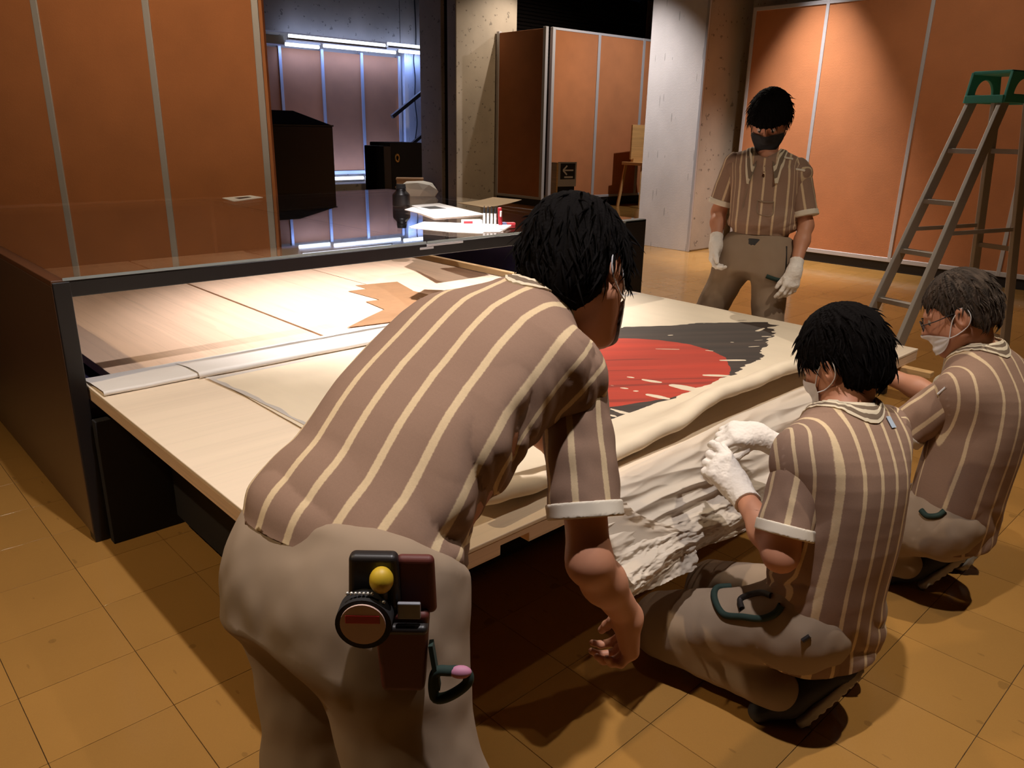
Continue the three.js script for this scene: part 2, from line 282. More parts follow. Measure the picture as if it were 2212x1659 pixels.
// ---------------------------------------------------------------- paper work on the board
M.glassine = phy({ color: new THREE.Color().setRGB(0.66, 0.62, 0.57), roughness: 0.42, side: THREE.DoubleSide, transmission: 0.3, thickness: 0 });
M.tissue = phy({ color: new THREE.Color().setRGB(0.72, 0.63, 0.52), roughness: 0.42, side: THREE.DoubleSide, transmission: 0.3, thickness: 0 });
M.band = std({ color: new THREE.Color().setRGB(0.78, 0.74, 0.69), roughness: 0.5, side: THREE.DoubleSide });
{
  const t = thing('folded_paper_band', 'translucent folded paper band along the back edge of the white board', 'paper band', [1.6, 0.605, -2.9]);
  for (const [a, b, k] of [[0.697, 1.05, 0], [1.02, 2.7, 0.012]]) part('fold', sheet((u, v) => {
    const x = mix(a, b, u), w = v < 0.75 ? v / 0.75 : 1, th = (v - 0.75) / 0.25 * Math.PI, r = 0.0085 + k * 0.35, y0 = 0.6065 + 2 * r;
    const z = v < 0.75 ? mix(-3.025 + k, -2.775 + k, w) : -2.775 + k + r * Math.sin(th), y = (v < 0.75 ? y0 - (1 - w) * (1 - w) * 2 * r : 0.6065 + r + r * Math.cos(th)) + 0.002 * N(x * 9, z * 14, k * 50);
    return [x, Math.max(y, 0.6062), z + 0.004 * N(x * 3, k, 2)];
  }, 90, 24), M.band, t);
  const g = thing('glassine_sheet', 'thin translucent glassine sheet lying flat under the painted paper', 'paper sheet', [2.3, 0.605, -2]);
  part('sheet', sheet((u, v) => { const z = mix(-2.74, -1.4, v), x = mix(1.035 + 0.04 * Math.sin(v * 3), 3.56, u); return [x, 0.6085 + 0.0018 * N(x * 7, z * 5, 3) + 0.0012 * N(x * 21, z * 13, 8) + 0.006 * Math.exp(-u * 90), z]; }, 200, 90), M.glassine, g);
}
const LIP = [[1.05, 0.1], [1.16, 0.085], [1.3, 0.062], [1.48, 0.058], [1.64, 0.064], [1.86, 0.085], [2.03, 0.118], [2.1, 0.126], [2.3, 0.122], [2.5, 0.128], [2.75, 0.11], [3.0, 0.07], [3.2, 0.03], [3.4, 0.012], [3.6, 0.006]];
const lut = (t, x) => { let i = 0; while (i < t.length - 2 && x > t[i + 1][0]) i++; const a = t[i], b = t[i + 1]; return mix(a[1], b[1], smooth(0, 1, clamp((x - a[0]) / (b[0] - a[0]), 0, 1))); };
{
  const poly = (pts) => (x, z) => { // signed distance, inside < 0
    let d = 1e9, s = 1;
    for (let i = 0, j = pts.length - 1; i < pts.length; j = i++) {
      const ex = pts[j][0] - pts[i][0], ez = pts[j][1] - pts[i][1], wx = x - pts[i][0], wz = z - pts[i][1], k = clamp((wx * ex + wz * ez) / (ex * ex + ez * ez), 0, 1), bx_ = wx - ex * k, bz = wz - ez * k;
      d = Math.min(d, bx_ * bx_ + bz * bz);
      const a = z >= pts[i][1], b = z < pts[j][1], c = ex * wz > ez * wx; if ((a && b && c) || (!a && !b && !c)) s = -s;
    }
    return s * Math.sqrt(d);
  };
  const blackP = poly([[1.9, -2.72], [2.3, -2.52], [2.666, -2.344], [2.831, -2.268], [3.027, -2.169], [3.257, -2.057], [3.458, -1.958], [3.549, -1.848], [3.446, -1.761], [3.224, -1.674], [2.922, -1.56], [2.598, -1.493], [2.34, -1.489], [2.163, -1.485], [1.869, -1.483], [1.6, -1.52], [1.4, -1.7], [1.35, -2.1], [1.5, -2.5]]);
  const redP = poly([[2.585, -2.214], [2.701, -2.12], [2.799, -1.999], [2.844, -1.88], [2.846, -1.761], [2.793, -1.647], [2.677, -1.547], [2.601, -1.506], [2.45, -1.482], [2.282, -1.47], [2.175, -1.494], [1.973, -1.55], [1.75, -1.65], [1.65, -1.85], [1.75, -2.1], [2.05, -2.28], [2.35, -2.31]]);
  const gaps = [[2.74, -1.629, 2.816, -1.567, 12], [2.509, -1.556, 2.574, -1.491, 12], [2.31, -1.561, 2.337, -1.463, 26], [2.278, -1.676, 2.301, -1.617, 14], [2.151, -1.556, 2.17, -1.487, 16], [2.258, -1.733, 2.267, -1.716, 8], [2.137, -1.668, 2.148, -1.65, 8], [2.146, -1.614, 2.153, -1.608, 7], [2.673, -1.912, 2.743, -1.844, 5], [2.824, -1.757, 2.837, -1.734, 5], [3.313, -1.796, 3.385, -1.8, 11], [3.237, -1.723, 3.265, -1.7, 6], [3.144, -1.711, 3.178, -1.689, 4], [3.023, -1.668, 3.066, -1.644, 6], [3.029, -1.763, 3.038, -1.756, 4], [2.709, -2.194, 2.714, -2.19, 4], [2.909, -2.017, 2.927, -2.009, 4], [3.145, -2.106, 3.15, -2.102, 3], [1.933, -1.545, 1.94, -1.483, 9], [1.886, -1.506, 1.888, -1.489, 8], [2.129, -1.712, 2.133, -1.7, 5]];
  const X0 = 1.05, XW = 2.55, Z0 = -2.75, ZW = 1.75;
  const print = tex(2048, 1404, (u, v) => {
    const x = X0 + u * XW, z = Z0 + v * ZW;
    const s = x * 0.82 + z * 0.57, t = -x * 0.57 + z * 0.82;   // along and across the brush
    const st = fbm(s * 0.35, t * 0.35, 3, 70, 7, 4), rag = (fbm(s * 0.4, t * 0.4, 8, 60, 17, 3) - 0.5) * 0.07 + (fbm(x * 0.4, z * 0.4, 40, 40, 27, 2) - 0.5) * 0.02;
    const cream = tint([0.875, 0.81, 0.705], 0.96 + 0.05 * fbm(u, v, 40, 8, 3, 3));
    if (blackP(x, z) + rag * smooth(1.8, 2.6, x) * (1 + 1.1 * smooth(3.1, 3.45, x)) > 0) return cream;
    for (const [ax, az, bx_, bz, r] of gaps) {
      const dx = bx_ - ax, dz = bz - az, k = clamp(((x - ax) * dx + (z - az) * dz) / (dx * dx + dz * dz), 0, 1), d = Math.hypot(x - ax - dx * k, z - az - dz * k);
      if (d < r * 0.001 * (0.45 + 0.55 * Math.sin(Math.PI * (0.15 + 0.7 * k))) + (st - 0.5) * 0.014) return tint(cream, 0.98);
    }
    if (redP(x, z) + rag * 0.25 < 0) return tint([0.69, 0.2, 0.105], 0.84 + 0.3 * st - (st < 0.36 ? 0.14 : 0) - (fbm(s * 0.3, t * 0.3, 2, 130, 57, 2) > 0.72 ? 0.16 : 0));
    return tint([0.215, 0.17, 0.14], 0.66 + 0.7 * st);
  }, [1, 1]);
  print.wrapS = print.wrapT = THREE.ClampToEdgeWrapping;
  const t = thing('painted_paper', 'large cream paper painted with a red blot ringed in black brush strokes', 'painting', [2.3, 0.61, -2]);
  const g = sheet((u, v) => {
    const x = mix(1.06, 3.585, u), h = lut(LIP, x), r = mix(0.006, 0.024, smooth(0.02, 0.07, h)), wob = 0.008 * N(x * 4, 5, v * 3) * smooth(0.5, 0.7, v);
    const zc = -1.245 - 0.03 * smooth(0.07, 0.03, h) + wob;
    let y, z;
    if (v < 0.62) { z = mix(-2.7, -1.45, v / 0.62); y = 0.6115; }
    else if (v < 0.84) { const k = (v - 0.62) / 0.22; z = mix(-1.45, zc, k); y = 0.6115 + (h - r * 0.2) * smooth(0, 1, k) * (0.7 + 0.3 * k); }
    else { const th = (v - 0.84) / 0.16 * Math.PI * 1.15; z = zc + r * Math.sin(th); y = 0.6115 + h - r * 0.2 - r + r * Math.cos(th); }
    y += 0.0016 * N(x * 6, z * 9, 1) + smooth(0.6, 0.75, v) * (0.006 * N(x * 5, z * 4, 7) + 0.003 * N(x * 17, z * 20, 9));
    return [x, Math.max(y, 0.6108), z];
  }, 260, 150);
  const uv = g.attributes.uv, pp = g.attributes.position;
  for (let i = 0; i < uv.count; i++) uv.setXY(i, (pp.getX(i) - X0) / XW, clamp((pp.getZ(i) - Z0) / ZW, 0.002, 0.998));
  part('sheet', g, std({ map: print, roughness: 0.75, side: THREE.DoubleSide }), t);
}
{
  const t = thing('glassine_wrap', 'crumpled glassine sheet hanging over the front edge below the painting', 'wrapping paper', [1.9, 0.45, -1.12]);
  const ridge = (x, y, z) => 1 - Math.abs(N(x, y, z)) * 2;
  const botY = (x) => lut([[1.36, 0.4], [1.6, 0.4], [1.7, 0.385], [1.9, 0.36], [2.1, 0.37], [2.3, 0.42], [2.55, 0.52]], x);
  part('sheet', sheet((u, v) => {
    const x = mix(1.36, 2.6, u) + 0.02 * N(v * 4, u * 2, 5), top = 0.595 + 0.35 * lut(LIP, x), q = smooth(0, 1, v);
    const y = mix(top, botY(x), v), z = mix(-1.2, -1.0 - 0.03 * Math.sin(u * 5), Math.pow(v, 0.7));
    const c = 0.012 * ridge(x * 2, v * 6 - x * 2, 1) + 0.006 * ridge(x * 5 + 3, v * 9, 4) + smooth(0.45, 0.75, v) * smooth(2.3, 1.8, x) * (0.005 * ridge(x * 20, v * 14, 9) + 0.003 * ridge(x * 44, v * 30, 2)) + 0.014 * Math.sin(v * 13 + x * 2.2) * q;
    return [x, y + c * 0.5, z + c];
  }, 220, 130), M.tissue, t);
  part('flap', sheet((u, v) => {
    const x = mix(1.34, mix(1.45, 1.64, smooth(0, 0.75, v)), u) + 0.05 * v * (v > 0.8 ? 1 - (v - 0.8) * 3 : 1), y = mix(0.6, 0.385, v) - 0.02 * u * v, c = 0.008 * ridge(x * 8, v * 6, 21) * smooth(0.6, 0.95, Math.max(u, v)) + 0.006 * ridge(x * 30, v * 20, 3) * smooth(0.8, 1, Math.max(u, v));
    return [x, y, -1.12 + 0.1 * v + c + 0.02 * u];
  }, 70, 70), M.tissue, t);
}
// ---------------------------------------------------------------- things on the glass top
const GT = 0.9995;
{
  const t = thing('photo_card', 'white card with a small dark picture lying on the back left of the glass', 'card', [2.46, GT, -5.42]);
  part('card', slabPoly([[2.342, -5.5], [2.6, -5.6], [2.6, -5.4], [2.302, -5.22]], GT, 0.002), M.paper, t);
  part('picture', slabPoly([[2.41, -5.45], [2.53, -5.5], [2.53, -5.43], [2.4, -5.35]], GT + 0.002, 0.0006), M.ink, t);
}
{
  const t = thing('black_jar', 'black squat jar with a tapered neck standing on the glass', 'jar', [3.08, GT, -4.36]);
  const g = new THREE.LatheGeometry([[0, 0], [0.055, 0], [0.058, 0.004], [0.058, 0.072], [0.054, 0.08], [0.037, 0.098], [0.034, 0.102], [0.034, 0.116], [0, 0.118]].map(([x, y]) => new THREE.Vector2(x, y)), 40); g.translate(3.08, GT, -4.36);
  part('body', g, std({ color: new THREE.Color().setRGB(0.012, 0.009, 0.009), roughness: 0.35 }), t);
  const c = new THREE.CylinderGeometry(0.03, 0.034, 0.026, 32); c.translate(3.08, GT + 0.13, -4.36); part('cap', c, M.blackMatte, t);
}
{
  const t = thing('paper_bag', 'crumpled white paper bag lying behind the black jar', 'bag', [3.68, GT, -4.95]);
  const pts = []; const R = [V(0.73, 0, 0.684), V(-0.684, 0, 0.73)];
  for (const [a, y, b] of [[-0.12, 0, 0.05], [-0.13, 0.09, 0.03], [-0.11, 0.105, -0.03], [-0.12, 0, -0.06], [-0.02, 0.1, 0.045], [0.02, 0.112, -0.02], [0.07, 0.085, 0.03], [0.09, 0.098, -0.01], [0.13, 0.05, 0.02], [0.135, 0.03, -0.02], [0.115, 0, 0.04], [0.1, 0, -0.06], [0.0, 0, 0.065], [0.03, 0.05, 0.075], [-0.07, 0.055, 0.07]]) pts.push(V(3.68, GT, -4.95).addScaledVector(R[0], a).addScaledVector(R[1], b).add(V(0, y, 0)));
  part('bag', new ConvexGeometry(pts), M.paper, t);
}
for (const [k, label] of [[0, 'flat brown cardboard box behind the paper bag, under another'], [1, 'flat brown cardboard box behind the paper bag, on top of another']]) {
  const t = thing('cardboard_box', label, 'box', [3.74, GT + k * 0.062, -5.14]);
  const g = bx(-0.12, 0.1 - k * 0.015, 0, 0.06, -0.07, 0.07, 0.003); g.rotateY(-0.75 + k * 0.1); g.translate(3.74, GT + k * 0.0615, -5.14); part('carton', g, M.kraft, t);
  const l = bx(-0.125, 0.105 - k * 0.015, 0.048, 0.0605, -0.075, 0.075, 0.002); l.rotateY(-0.75 + k * 0.1); l.translate(3.74, GT + k * 0.0615, -5.14); part('lid', l, M.kraft, t);
}
{
  const t = thing('paper_sheet', 'white paper sheet with a dark picture on the glass, right of the jar', 'paper', [3.0, GT, -4.0]);
  part('sheet', slabPoly([[3.14, -4.33], [3.4, -4.36], [3.191, -3.633], [3.04, -3.62], [2.79, -3.62], [2.906, -3.944], [3.0, -4.0]], GT + 0.003, 0.0015), M.paper, t);
  part('picture', slabPoly([[3.12, -4.2], [3.24, -4.2], [3.2, -4.03], [3.09, -4.06]], GT + 0.0047, 0.0004), M.ink, t);
  const u = thing('paper_sheet', 'white paper sheet tucked under the sheet with a picture, left of it', 'paper', [2.98, GT, -4.1]);
  part('sheet', slabPoly([[2.956, -4.15], [3.1, -4.26], [3.15, -3.9], [2.9, -3.9]], GT + 0.0008, 0.0012), M.paper, u);
  const v = thing('paper_sheet', 'white paper stack near the front edge of the glass, under the marker pens', 'paper', [2.7, GT, -3.2]);
  part('sheet', slabPoly([[2.439, -3.387], [2.642, -3.53], [2.884, -3.237], [2.952, -3.14], [2.7, -2.96], [2.6, -3.02]], GT + 0.002, 0.0016), M.paper, v);
  part('sheet', slabPoly([[2.43, -3.36], [2.6, -3.5], [2.86, -3.2], [2.6, -2.98], [2.5, -3.12]], GT, 0.0018), M.paper, v);
}
{
  const t = thing('pen_stand', 'small clear acrylic stand that holds the marker pens', 'pen stand', [2.735, GT, -3.06]);
  const R = (a) => [2.735 + 0.53 * a, -3.06 + 0.85 * a];
  for (const dy of [0.004, 0.055]) part('tray', bar([R(-0.05)[0], GT + 0.0036 + dy, R(-0.05)[1]], [R(0.062)[0], GT + 0.0036 + dy, R(0.062)[1]], 0.03, 0.005), M.glass, t);
  const spots = [-0.042, -0.022, -0.002, 0.018];
  spots.forEach((a, i) => {
    const [x, z] = R(a), p = thing('marker_pen', 'white marker pen with a dark cap, ' + ['first', 'second', 'third', 'fourth'][i] + ' from the left in the clear stand', 'pen', [x, GT, z], 'marker pens in the clear stand');
    part('barrel', rod([x, GT + 0.012, z], [x, GT + 0.085, z], 0.0068), M.white, p); part('cap', rod([x, GT + 0.085, z], [x, GT + 0.112, z], 0.0058, 0.004), M.ink, p); part('tip', rod([x, GT + 0.112, z], [x, GT + 0.122, z], 0.002), M.ink, p);
  });
  const [x, z] = R(0.044), k = thing('utility_knife', 'red utility knife standing right of the white marker pens', 'knife', [x, GT, z]);
  const g = new RoundedBoxGeometry(0.022, 0.092, 0.014, 3, 0.006); g.rotateZ(0.06); g.rotateY(-0.9); g.translate(x, GT + 0.072, z); part('handle', g, M.red, k);
  const s = new RoundedBoxGeometry(0.01, 0.03, 0.018, 2, 0.003); s.rotateY(-0.9); s.translate(x + 0.002, GT + 0.085, z + 0.004); part('slider', s, M.white, k);
}
{
  const t = thing('small_box', 'small white box with red print left of the marker pens', 'box', [2.83, GT, -3.33]);
  const g = bx(-0.055, 0.055, 0, 0.022, -0.025, 0.025, 0.002); g.rotateY(-0.5); g.translate(2.8, GT + 0.0036, -3.3); part('carton', g, M.white, t);
  const l = bx(-0.05, 0.0, 0.005, 0.017, 0.0252, 0.0258); l.rotateY(-0.5); l.translate(2.8, GT + 0.0036, -3.3); part('print', l, M.red, t);
  const u = thing('small_box', 'small dark blue and red box right of the utility knife', 'box', [2.9, GT, -3.16]);
  const h = bx(-0.02, 0.02, 0, 0.014, -0.02, 0.02, 0.002); h.rotateY(-0.5); h.translate(2.93, GT, -3.19); part('carton', h, std({ color: new THREE.Color().setRGB(0.06, 0.07, 0.16), roughness: 0.5 }), u);
  const r = bx(0.021, 0.07, 0, 0.013, -0.018, 0.018, 0.002); r.rotateY(-0.5); r.translate(2.93, GT, -3.19); part('end', r, M.red, u);
}
{
  const t = thing('kraft_envelope', 'brown kraft envelope curled up on the right end of the glass', 'envelope', [3.7, GT, -4.1]);
  part('sheet', sheet((u, v) => [mix(3.55, 3.84, u) - v * 0.06, GT + 0.0015 + 0.03 * u * u + 0.012 * v * u, mix(-4.35, -3.98, v) + 0.06 * u], 20, 12), std({ color: new THREE.Color().setRGB(0.55, 0.36, 0.17), roughness: 0.8, side: THREE.DoubleSide }), t);
}
// ---------------------------------------------------------------- far things
{
  const t = thing('direction_sign', 'dark sign with a white arrow pointing left before the far orange booth', 'sign', [9.17, 0, -8.5]);
  const at = (g) => { g.rotateY(-0.25); g.translate(9.17, 0, -8.5); return g; };
  part('panel', at(bx(-0.17, 0.17, 0.66, 1.03, -0.02, 0.0, 0.006)), std({ color: new THREE.Color().setRGB(0.5, 0.48, 0.47), roughness: 0.5 }), t);
  const k = part('face', at(bx(-0.13, 0.14, 0.77, 1.01, 0.0, 0.004)), M.ink, t);
  const pz = [0.004, 0.006];
  part('arrow', [at(bx(-0.08, 0.105, 0.895, 0.917, ...pz)), ...[1, -1].map((s) => { const g = bx(0, 0.1, -0.012, 0.012, ...pz); g.rotateZ(s * 0.75); g.translate(-0.085, 0.906, 0); return at(g); }), at(bx(-0.06, 0.1, 0.79, 0.815, ...pz))], M.white, k);
  part('leg', at(bx(-0.16, 0.16, 0.0, 0.7, -0.05, -0.03, 0.004)), M.blackMatte, t); part('side', at(bx(-0.2, -0.17, 0.0, 1.02, -0.16, 0, 0.004)), M.rawWood, t);
}
{
  const t = thing('wooden_stand', 'pale wooden stand with a high back panel, beside the pale pillar', 'stand', [13.4, 0, -10.3]);
  const w = std({ map: M.rawWood.map, color: new THREE.Color().setRGB(0.95, 0.85, 0.7), roughness: 0.6 });
  part('back_panel', bx(13.1, 13.75, 0.95, 1.63, -10.42, -10.38, 0.006), w, t); part('top', bx(13.02, 13.8, 0.84, 0.9, -10.55, -10.0, 0.006), w, t); part('neck', bx(13.16, 13.7, 0.9, 0.97, -10.43, -10.36), w, t);
  for (const [a, b] of [[13.1, -10.08], [13.72, -10.08], [13.1, -10.5], [13.72, -10.5]]) part('leg', bar([a, 0.84, b], [a + (a < 13.4 ? -0.12 : 0.02), 0.0, b + (b > -10.3 ? 0.1 : -0.06)], 0.05, 0.05), w, t);
}
{
  const t = thing('hooded_cabinet', 'dark cabinet with a slanted glossy hood in the doorway to the back room', 'cabinet', [4.95, 0, -9.2]);
  const x0 = 4.2, x1 = 5.34, z0 = -9.75, z1 = -9.0, y = 1.5;
  part('body', bx(x0, x1, 0.0, y - 0.01, z0, z1, 0.01), std({ color: new THREE.Color().setRGB(0.006, 0.007, 0.013), roughness: 0.3 }), t);
  part('hood', new ConvexGeometry([V(x0, y, z1), V(x1, y, z1), V(x0, y, z0), V(x1, y, z0), V(x0, 1.67, -9.4), V(5.02, 1.67, -9.4), V(x0, 1.67, -9.5), V(5.02, 1.67, -9.5)]), std({ color: new THREE.Color().setRGB(0.012, 0.013, 0.022), roughness: 0.12 }), t);
  part('band', bx(x0 - 0.01, x1 + 0.01, y - 0.012, y + 0.006, z0 - 0.01, z1 + 0.01, 0.004), M.black, t);
}
{
  const t = thing('handrail', 'black angled handrail climbing right in the doorway to the back room', 'handrail', [10.1, 0, -14.5]);
  part('post', bar([10.1, 0, -14.5], [10.1, 1.74, -14.5], 0.1, 0.07), M.black, t);
  part('top_rail', bar([10.06, 1.7, -14.5], [11.6, 2.7, -14.5], 0.075, 0.075), M.black, t); part('lower_rail', bar([10.1, 0.84, -14.5], [11.6, 1.82, -14.5], 0.065, 0.065), M.black, t);
  part('post', bar([11.6, 0, -14.5], [11.6, 2.72, -14.5], 0.1, 0.07), M.black, t);
}
{
  const t = thing('equipment_cart', 'black equipment cart with a small brass knob before the handrail', 'cart', [6.45, 0, -9]);
  part('body', bx(6.2, 6.73, 0.12, 1.3, -9.5, -9.0, 0.012), M.blackMatte, t); part('side', bx(6.08, 6.2, 0.1, 1.255, -9.45, -8.98, 0.008), M.black, t);
  const k = new THREE.TorusGeometry(0.03, 0.012, 8, 20); k.scale(1, 1.5, 1); k.translate(6.3, 1.1, -8.985); part('knob', k, std({ color: new THREE.Color().setRGB(0.5, 0.3, 0.1), roughness: 0.3, metalness: 0.8 }), t);
  for (const x of [6.2, 6.66]) for (const z of [-9.4, -9.1]) { const g = new THREE.CylinderGeometry(0.06, 0.06, 0.04, 16); g.rotateZ(Math.PI / 2); g.translate(x, 0.06, z); part('wheel', g, M.black, t); }
}
{
  const t = thing('hanging_cable', 'thin black cable hanging down the pale side wall of the back room', 'cable', [11.7, 2, -15.88]);
  part('cable', tube([[11.62, 4.5, -15.74], [11.64, 3.3, -15.74], [11.66, 3.05, -15.86], [11.7, 2.6, -15.87], [11.68, 2.1, -15.87], [11.73, 1.6, -15.87], [11.62, 1.0, -15.86], [11.55, 0.3, -15.86]], 0.012, 80, 6), M.black, t);
}
// fluorescent tubes of the back room: housing, glowing tube, and an area light of the tube's size before it
{
  const glow = new THREE.MeshStandardMaterial({ color: 0x000000, emissive: new THREE.Color().setRGB(0.72, 0.82, 1), emissiveIntensity: 3.5 });
  const at = (x, y) => V(x, y, -15.6);
  const put = (x0, x1, y, z, dir, label, nits) => {
    const t = thing('fluorescent_tube', label, 'lamp', [(x0 + x1) / 2, y, z]);
    part('housing', bx(x0, x1, y + (dir[1] < 0 ? 0.035 : -0.075), y + (dir[1] < 0 ? 0.075 : -0.035), z - 0.05, z + 0.05, 0.006), M.white, t);
    part('tube', rod([x0 + 0.02, y, z], [x1 - 0.02, y, z], 0.034), glow, t);
    const l = new THREE.RectAreaLight(COOL, nits, x1 - x0 - 0.04, 0.06); l.position.set((x0 + x1) / 2, y, z); l.position.addScaledVector(V(...dir).normalize(), 0.045); l.lookAt(l.position.clone().add(V(...dir))); l.name = 'tube_light'; scene.add(l);
  };
  put(8.25, 10.6, 3.2, -15.45, [0, 0.5, -1], 'glowing tube at the top of the back room wall, upper left one', 7); put(10.64, 11.9, 3.24, -15.45, [0, 0.5, -1], 'glowing tube at the top of the back room wall, upper right one', 7);
  put(8.3, 9.1, 3.06, -15.7, [0, -1, -0.25], 'glowing tube at the top of the back room wall, lower left one', 58); put(9.18, 11.05, 3.1, -15.7, [0, -1, -0.25], 'glowing tube at the top of the back room wall, lower middle one', 58); put(11.12, 11.9, 3.14, -15.7, [0, -1, -0.2], 'glowing tube at the top of the back room wall, lower right one', 58);
  put(8.4, 10.0, 0.38, -15.6, [0, 1, -0.3], 'glowing tube along the foot of the back room wall, left one', 48); put(10.04, 11.4, 0.39, -15.6, [0, 1, -0.3], 'glowing tube along the foot of the back room wall, right one', 48);
  const b = thing('fixture_cover', 'white cover box left of the glowing tubes in the back room', 'cover', [7.8, 3.1, -15.6]);
  part('cover', bx(7.2, 8.2, 3.02, 3.2, -15.72, -15.5, 0.02), M.white, b);
}
// ---------------------------------------------------------------- stepladder
{
  const t = thing('stepladder', 'tall aluminium stepladder with a teal top step', 'ladder', [4.75, 0, -1.55]);
  M.teal = std({ color: new THREE.Color().setRGB(0.07, 0.42, 0.35), roughness: 0.5 });
  M.ladder = std({ color: new THREE.Color().setRGB(0.5, 0.45, 0.4), roughness: 0.5, metalness: 0.3 });
  M.ladderDark = std({ color: new THREE.Color().setRGB(0.2, 0.13, 0.08), roughness: 0.6 });
  const L = LADDER;
  const P = (s, f, h) => { // s: -1 / 1 side, f: front (1) or back (-1), h: height
    const k = 1 - h / L.h, w = mix(L.wt, L.wb, k) * s / 2, d = f * mix(L.dt, f > 0 ? L.db : L.dbBack, k), c = Math.cos(L.a), q = Math.sin(L.a);
    return [L.x + c * w + q * d * 1, h, L.z - q * w + c * d];
  };
  for (const f of [1, -1]) for (const s of [-1, 1]) { const r = part('rail', bar(P(s, f, 0.02), P(s, f, L.h), 0.028, 0.074, V(Math.sin(L.a), 0, Math.cos(L.a)), 0.004), M.ladder, t); const [x, , z] = P(s, f, 0.02); part('foot', bx(x - 0.025, x + 0.025, 0, 0.05, z - 0.04, z + 0.04, 0.008), M.black, r); }
  for (let i = 1; i <= 5; i++) { const h = L.h - i * L.step; for (const f of [1]) part('rung', bar(P(-1, f, h), P(1, f, h), 0.055, 0.03, V(0, 1, 0), 0.004), M.ladder, t); if (i % 2) part('brace', bar(P(-1, -1, h), P(1, -1, h), 0.02, 0.03), M.ladder, t); }
  for (const s of [-1, 1]) part('spreader', bar(P(s, 1, L.h * 0.55), P(s, -1, L.h * 0.55), 0.006, 0.025), M.ladder, t);
  { // teal top: two hollowed side plates under a step
    const tz = (g) => { g.rotateY(L.a); g.translate(L.x, L.h - 0.02, L.z); return g; }, W = L.wt / 2 + 0.02, D = L.dt + 0.05, sh = new THREE.Shape(), hole = new THREE.Path();
    sh.moveTo(-D, 0); sh.lineTo(D, 0); sh.lineTo(D * 0.8, 0.17); sh.lineTo(-D * 0.8, 0.17); sh.lineTo(-D, 0);
    hole.moveTo(-D * 0.55, 0.045); hole.absarc(0, 0.045, D * 0.55, Math.PI, 0, true); hole.lineTo(-D * 0.55, 0.045); sh.holes.push(hole);
    const side = (x) => { const g = new THREE.ExtrudeGeometry(sh, { depth: 0.012, bevelEnabled: true, bevelSize: 0.003, bevelThickness: 0.003, bevelSegments: 1 }); g.rotateY(-Math.PI / 2); g.translate(x, 0, 0); return tz(g); };
    const t2 = part('top_step', tz(bx(-W, W, 0.16, 0.18, -D * 0.8, D * 0.8, 0.006)), M.teal, t, 'teal top step');
    part('side_plate', side(-W + 0.006), M.teal, t2); part('side_plate', side(W + 0.006), M.teal, t2);
    for (const f of [-1, 1]) part('skirt', tz(bx(-W, W, -0.005, 0.04, f * D - 0.008, f * D + 0.008, 0.004)), M.teal, t2);
  }
}
// ---------------------------------------------------------------- bodies: distance fields and their meshing
const smin = (a, b, k) => { const h = Math.max(k - Math.abs(a - b), 0) / k; return Math.min(a, b) - h * h * k * 0.25; };
const smax = (a, b, k) => -smin(-a, -b, k);
const sub = (a, b) => [a[0] - b[0], a[1] - b[1], a[2] - b[2]], add = (a, b, s = 1) => [a[0] + b[0] * s, a[1] + b[1] * s, a[2] + b[2] * s], dot = (a, b) => a[0] * b[0] + a[1] * b[1] + a[2] * b[2];
const cross = (a, b) => [a[1] * b[2] - a[2] * b[1], a[2] * b[0] - a[0] * b[2], a[0] * b[1] - a[1] * b[0]], nrm = (a) => { const l = Math.hypot(...a); return [a[0] / l, a[1] / l, a[2] / l]; }, lerp3 = (a, b, t) => [mix(a[0], b[0], t), mix(a[1], b[1], t), mix(a[2], b[2], t)];
// union of tapered capsules [a, b, ra, rb]
function caps(list, k) {
  const L = list.map(([a, b, ra, rb]) => { const d = sub(b, a); return [...a, ...d, Math.max(dot(d, d), 1e-9), ra, rb - ra]; });
  return (x, y, z) => {
    let r = 1e9;
    for (const c of L) {
      const px = x - c[0], py = y - c[1], pz = z - c[2]; let h = (px * c[3] + py * c[4] + pz * c[5]) / c[6]; h = h < 0 ? 0 : h > 1 ? 1 : h;
      const qx = px - c[3] * h, qy = py - c[4] * h, qz = pz - c[5] * h; r = smin(r, Math.sqrt(qx * qx + qy * qy + qz * qz) - c[7] - c[8] * h, k);
    }
    return r;
  };
}
const ell = (c, r) => (x, y, z) => { const a = (x - c[0]) / r[0], b = (y - c[1]) / r[1], d = (z - c[2]) / r[2], k0 = Math.sqrt(a * a + b * b + d * d), k1 = Math.sqrt((a / r[0]) ** 2 + (b / r[1]) ** 2 + (d / r[2]) ** 2); return k1 < 1e-6 ? -Math.min(...r) : k0 * (k0 - 1) / k1; };
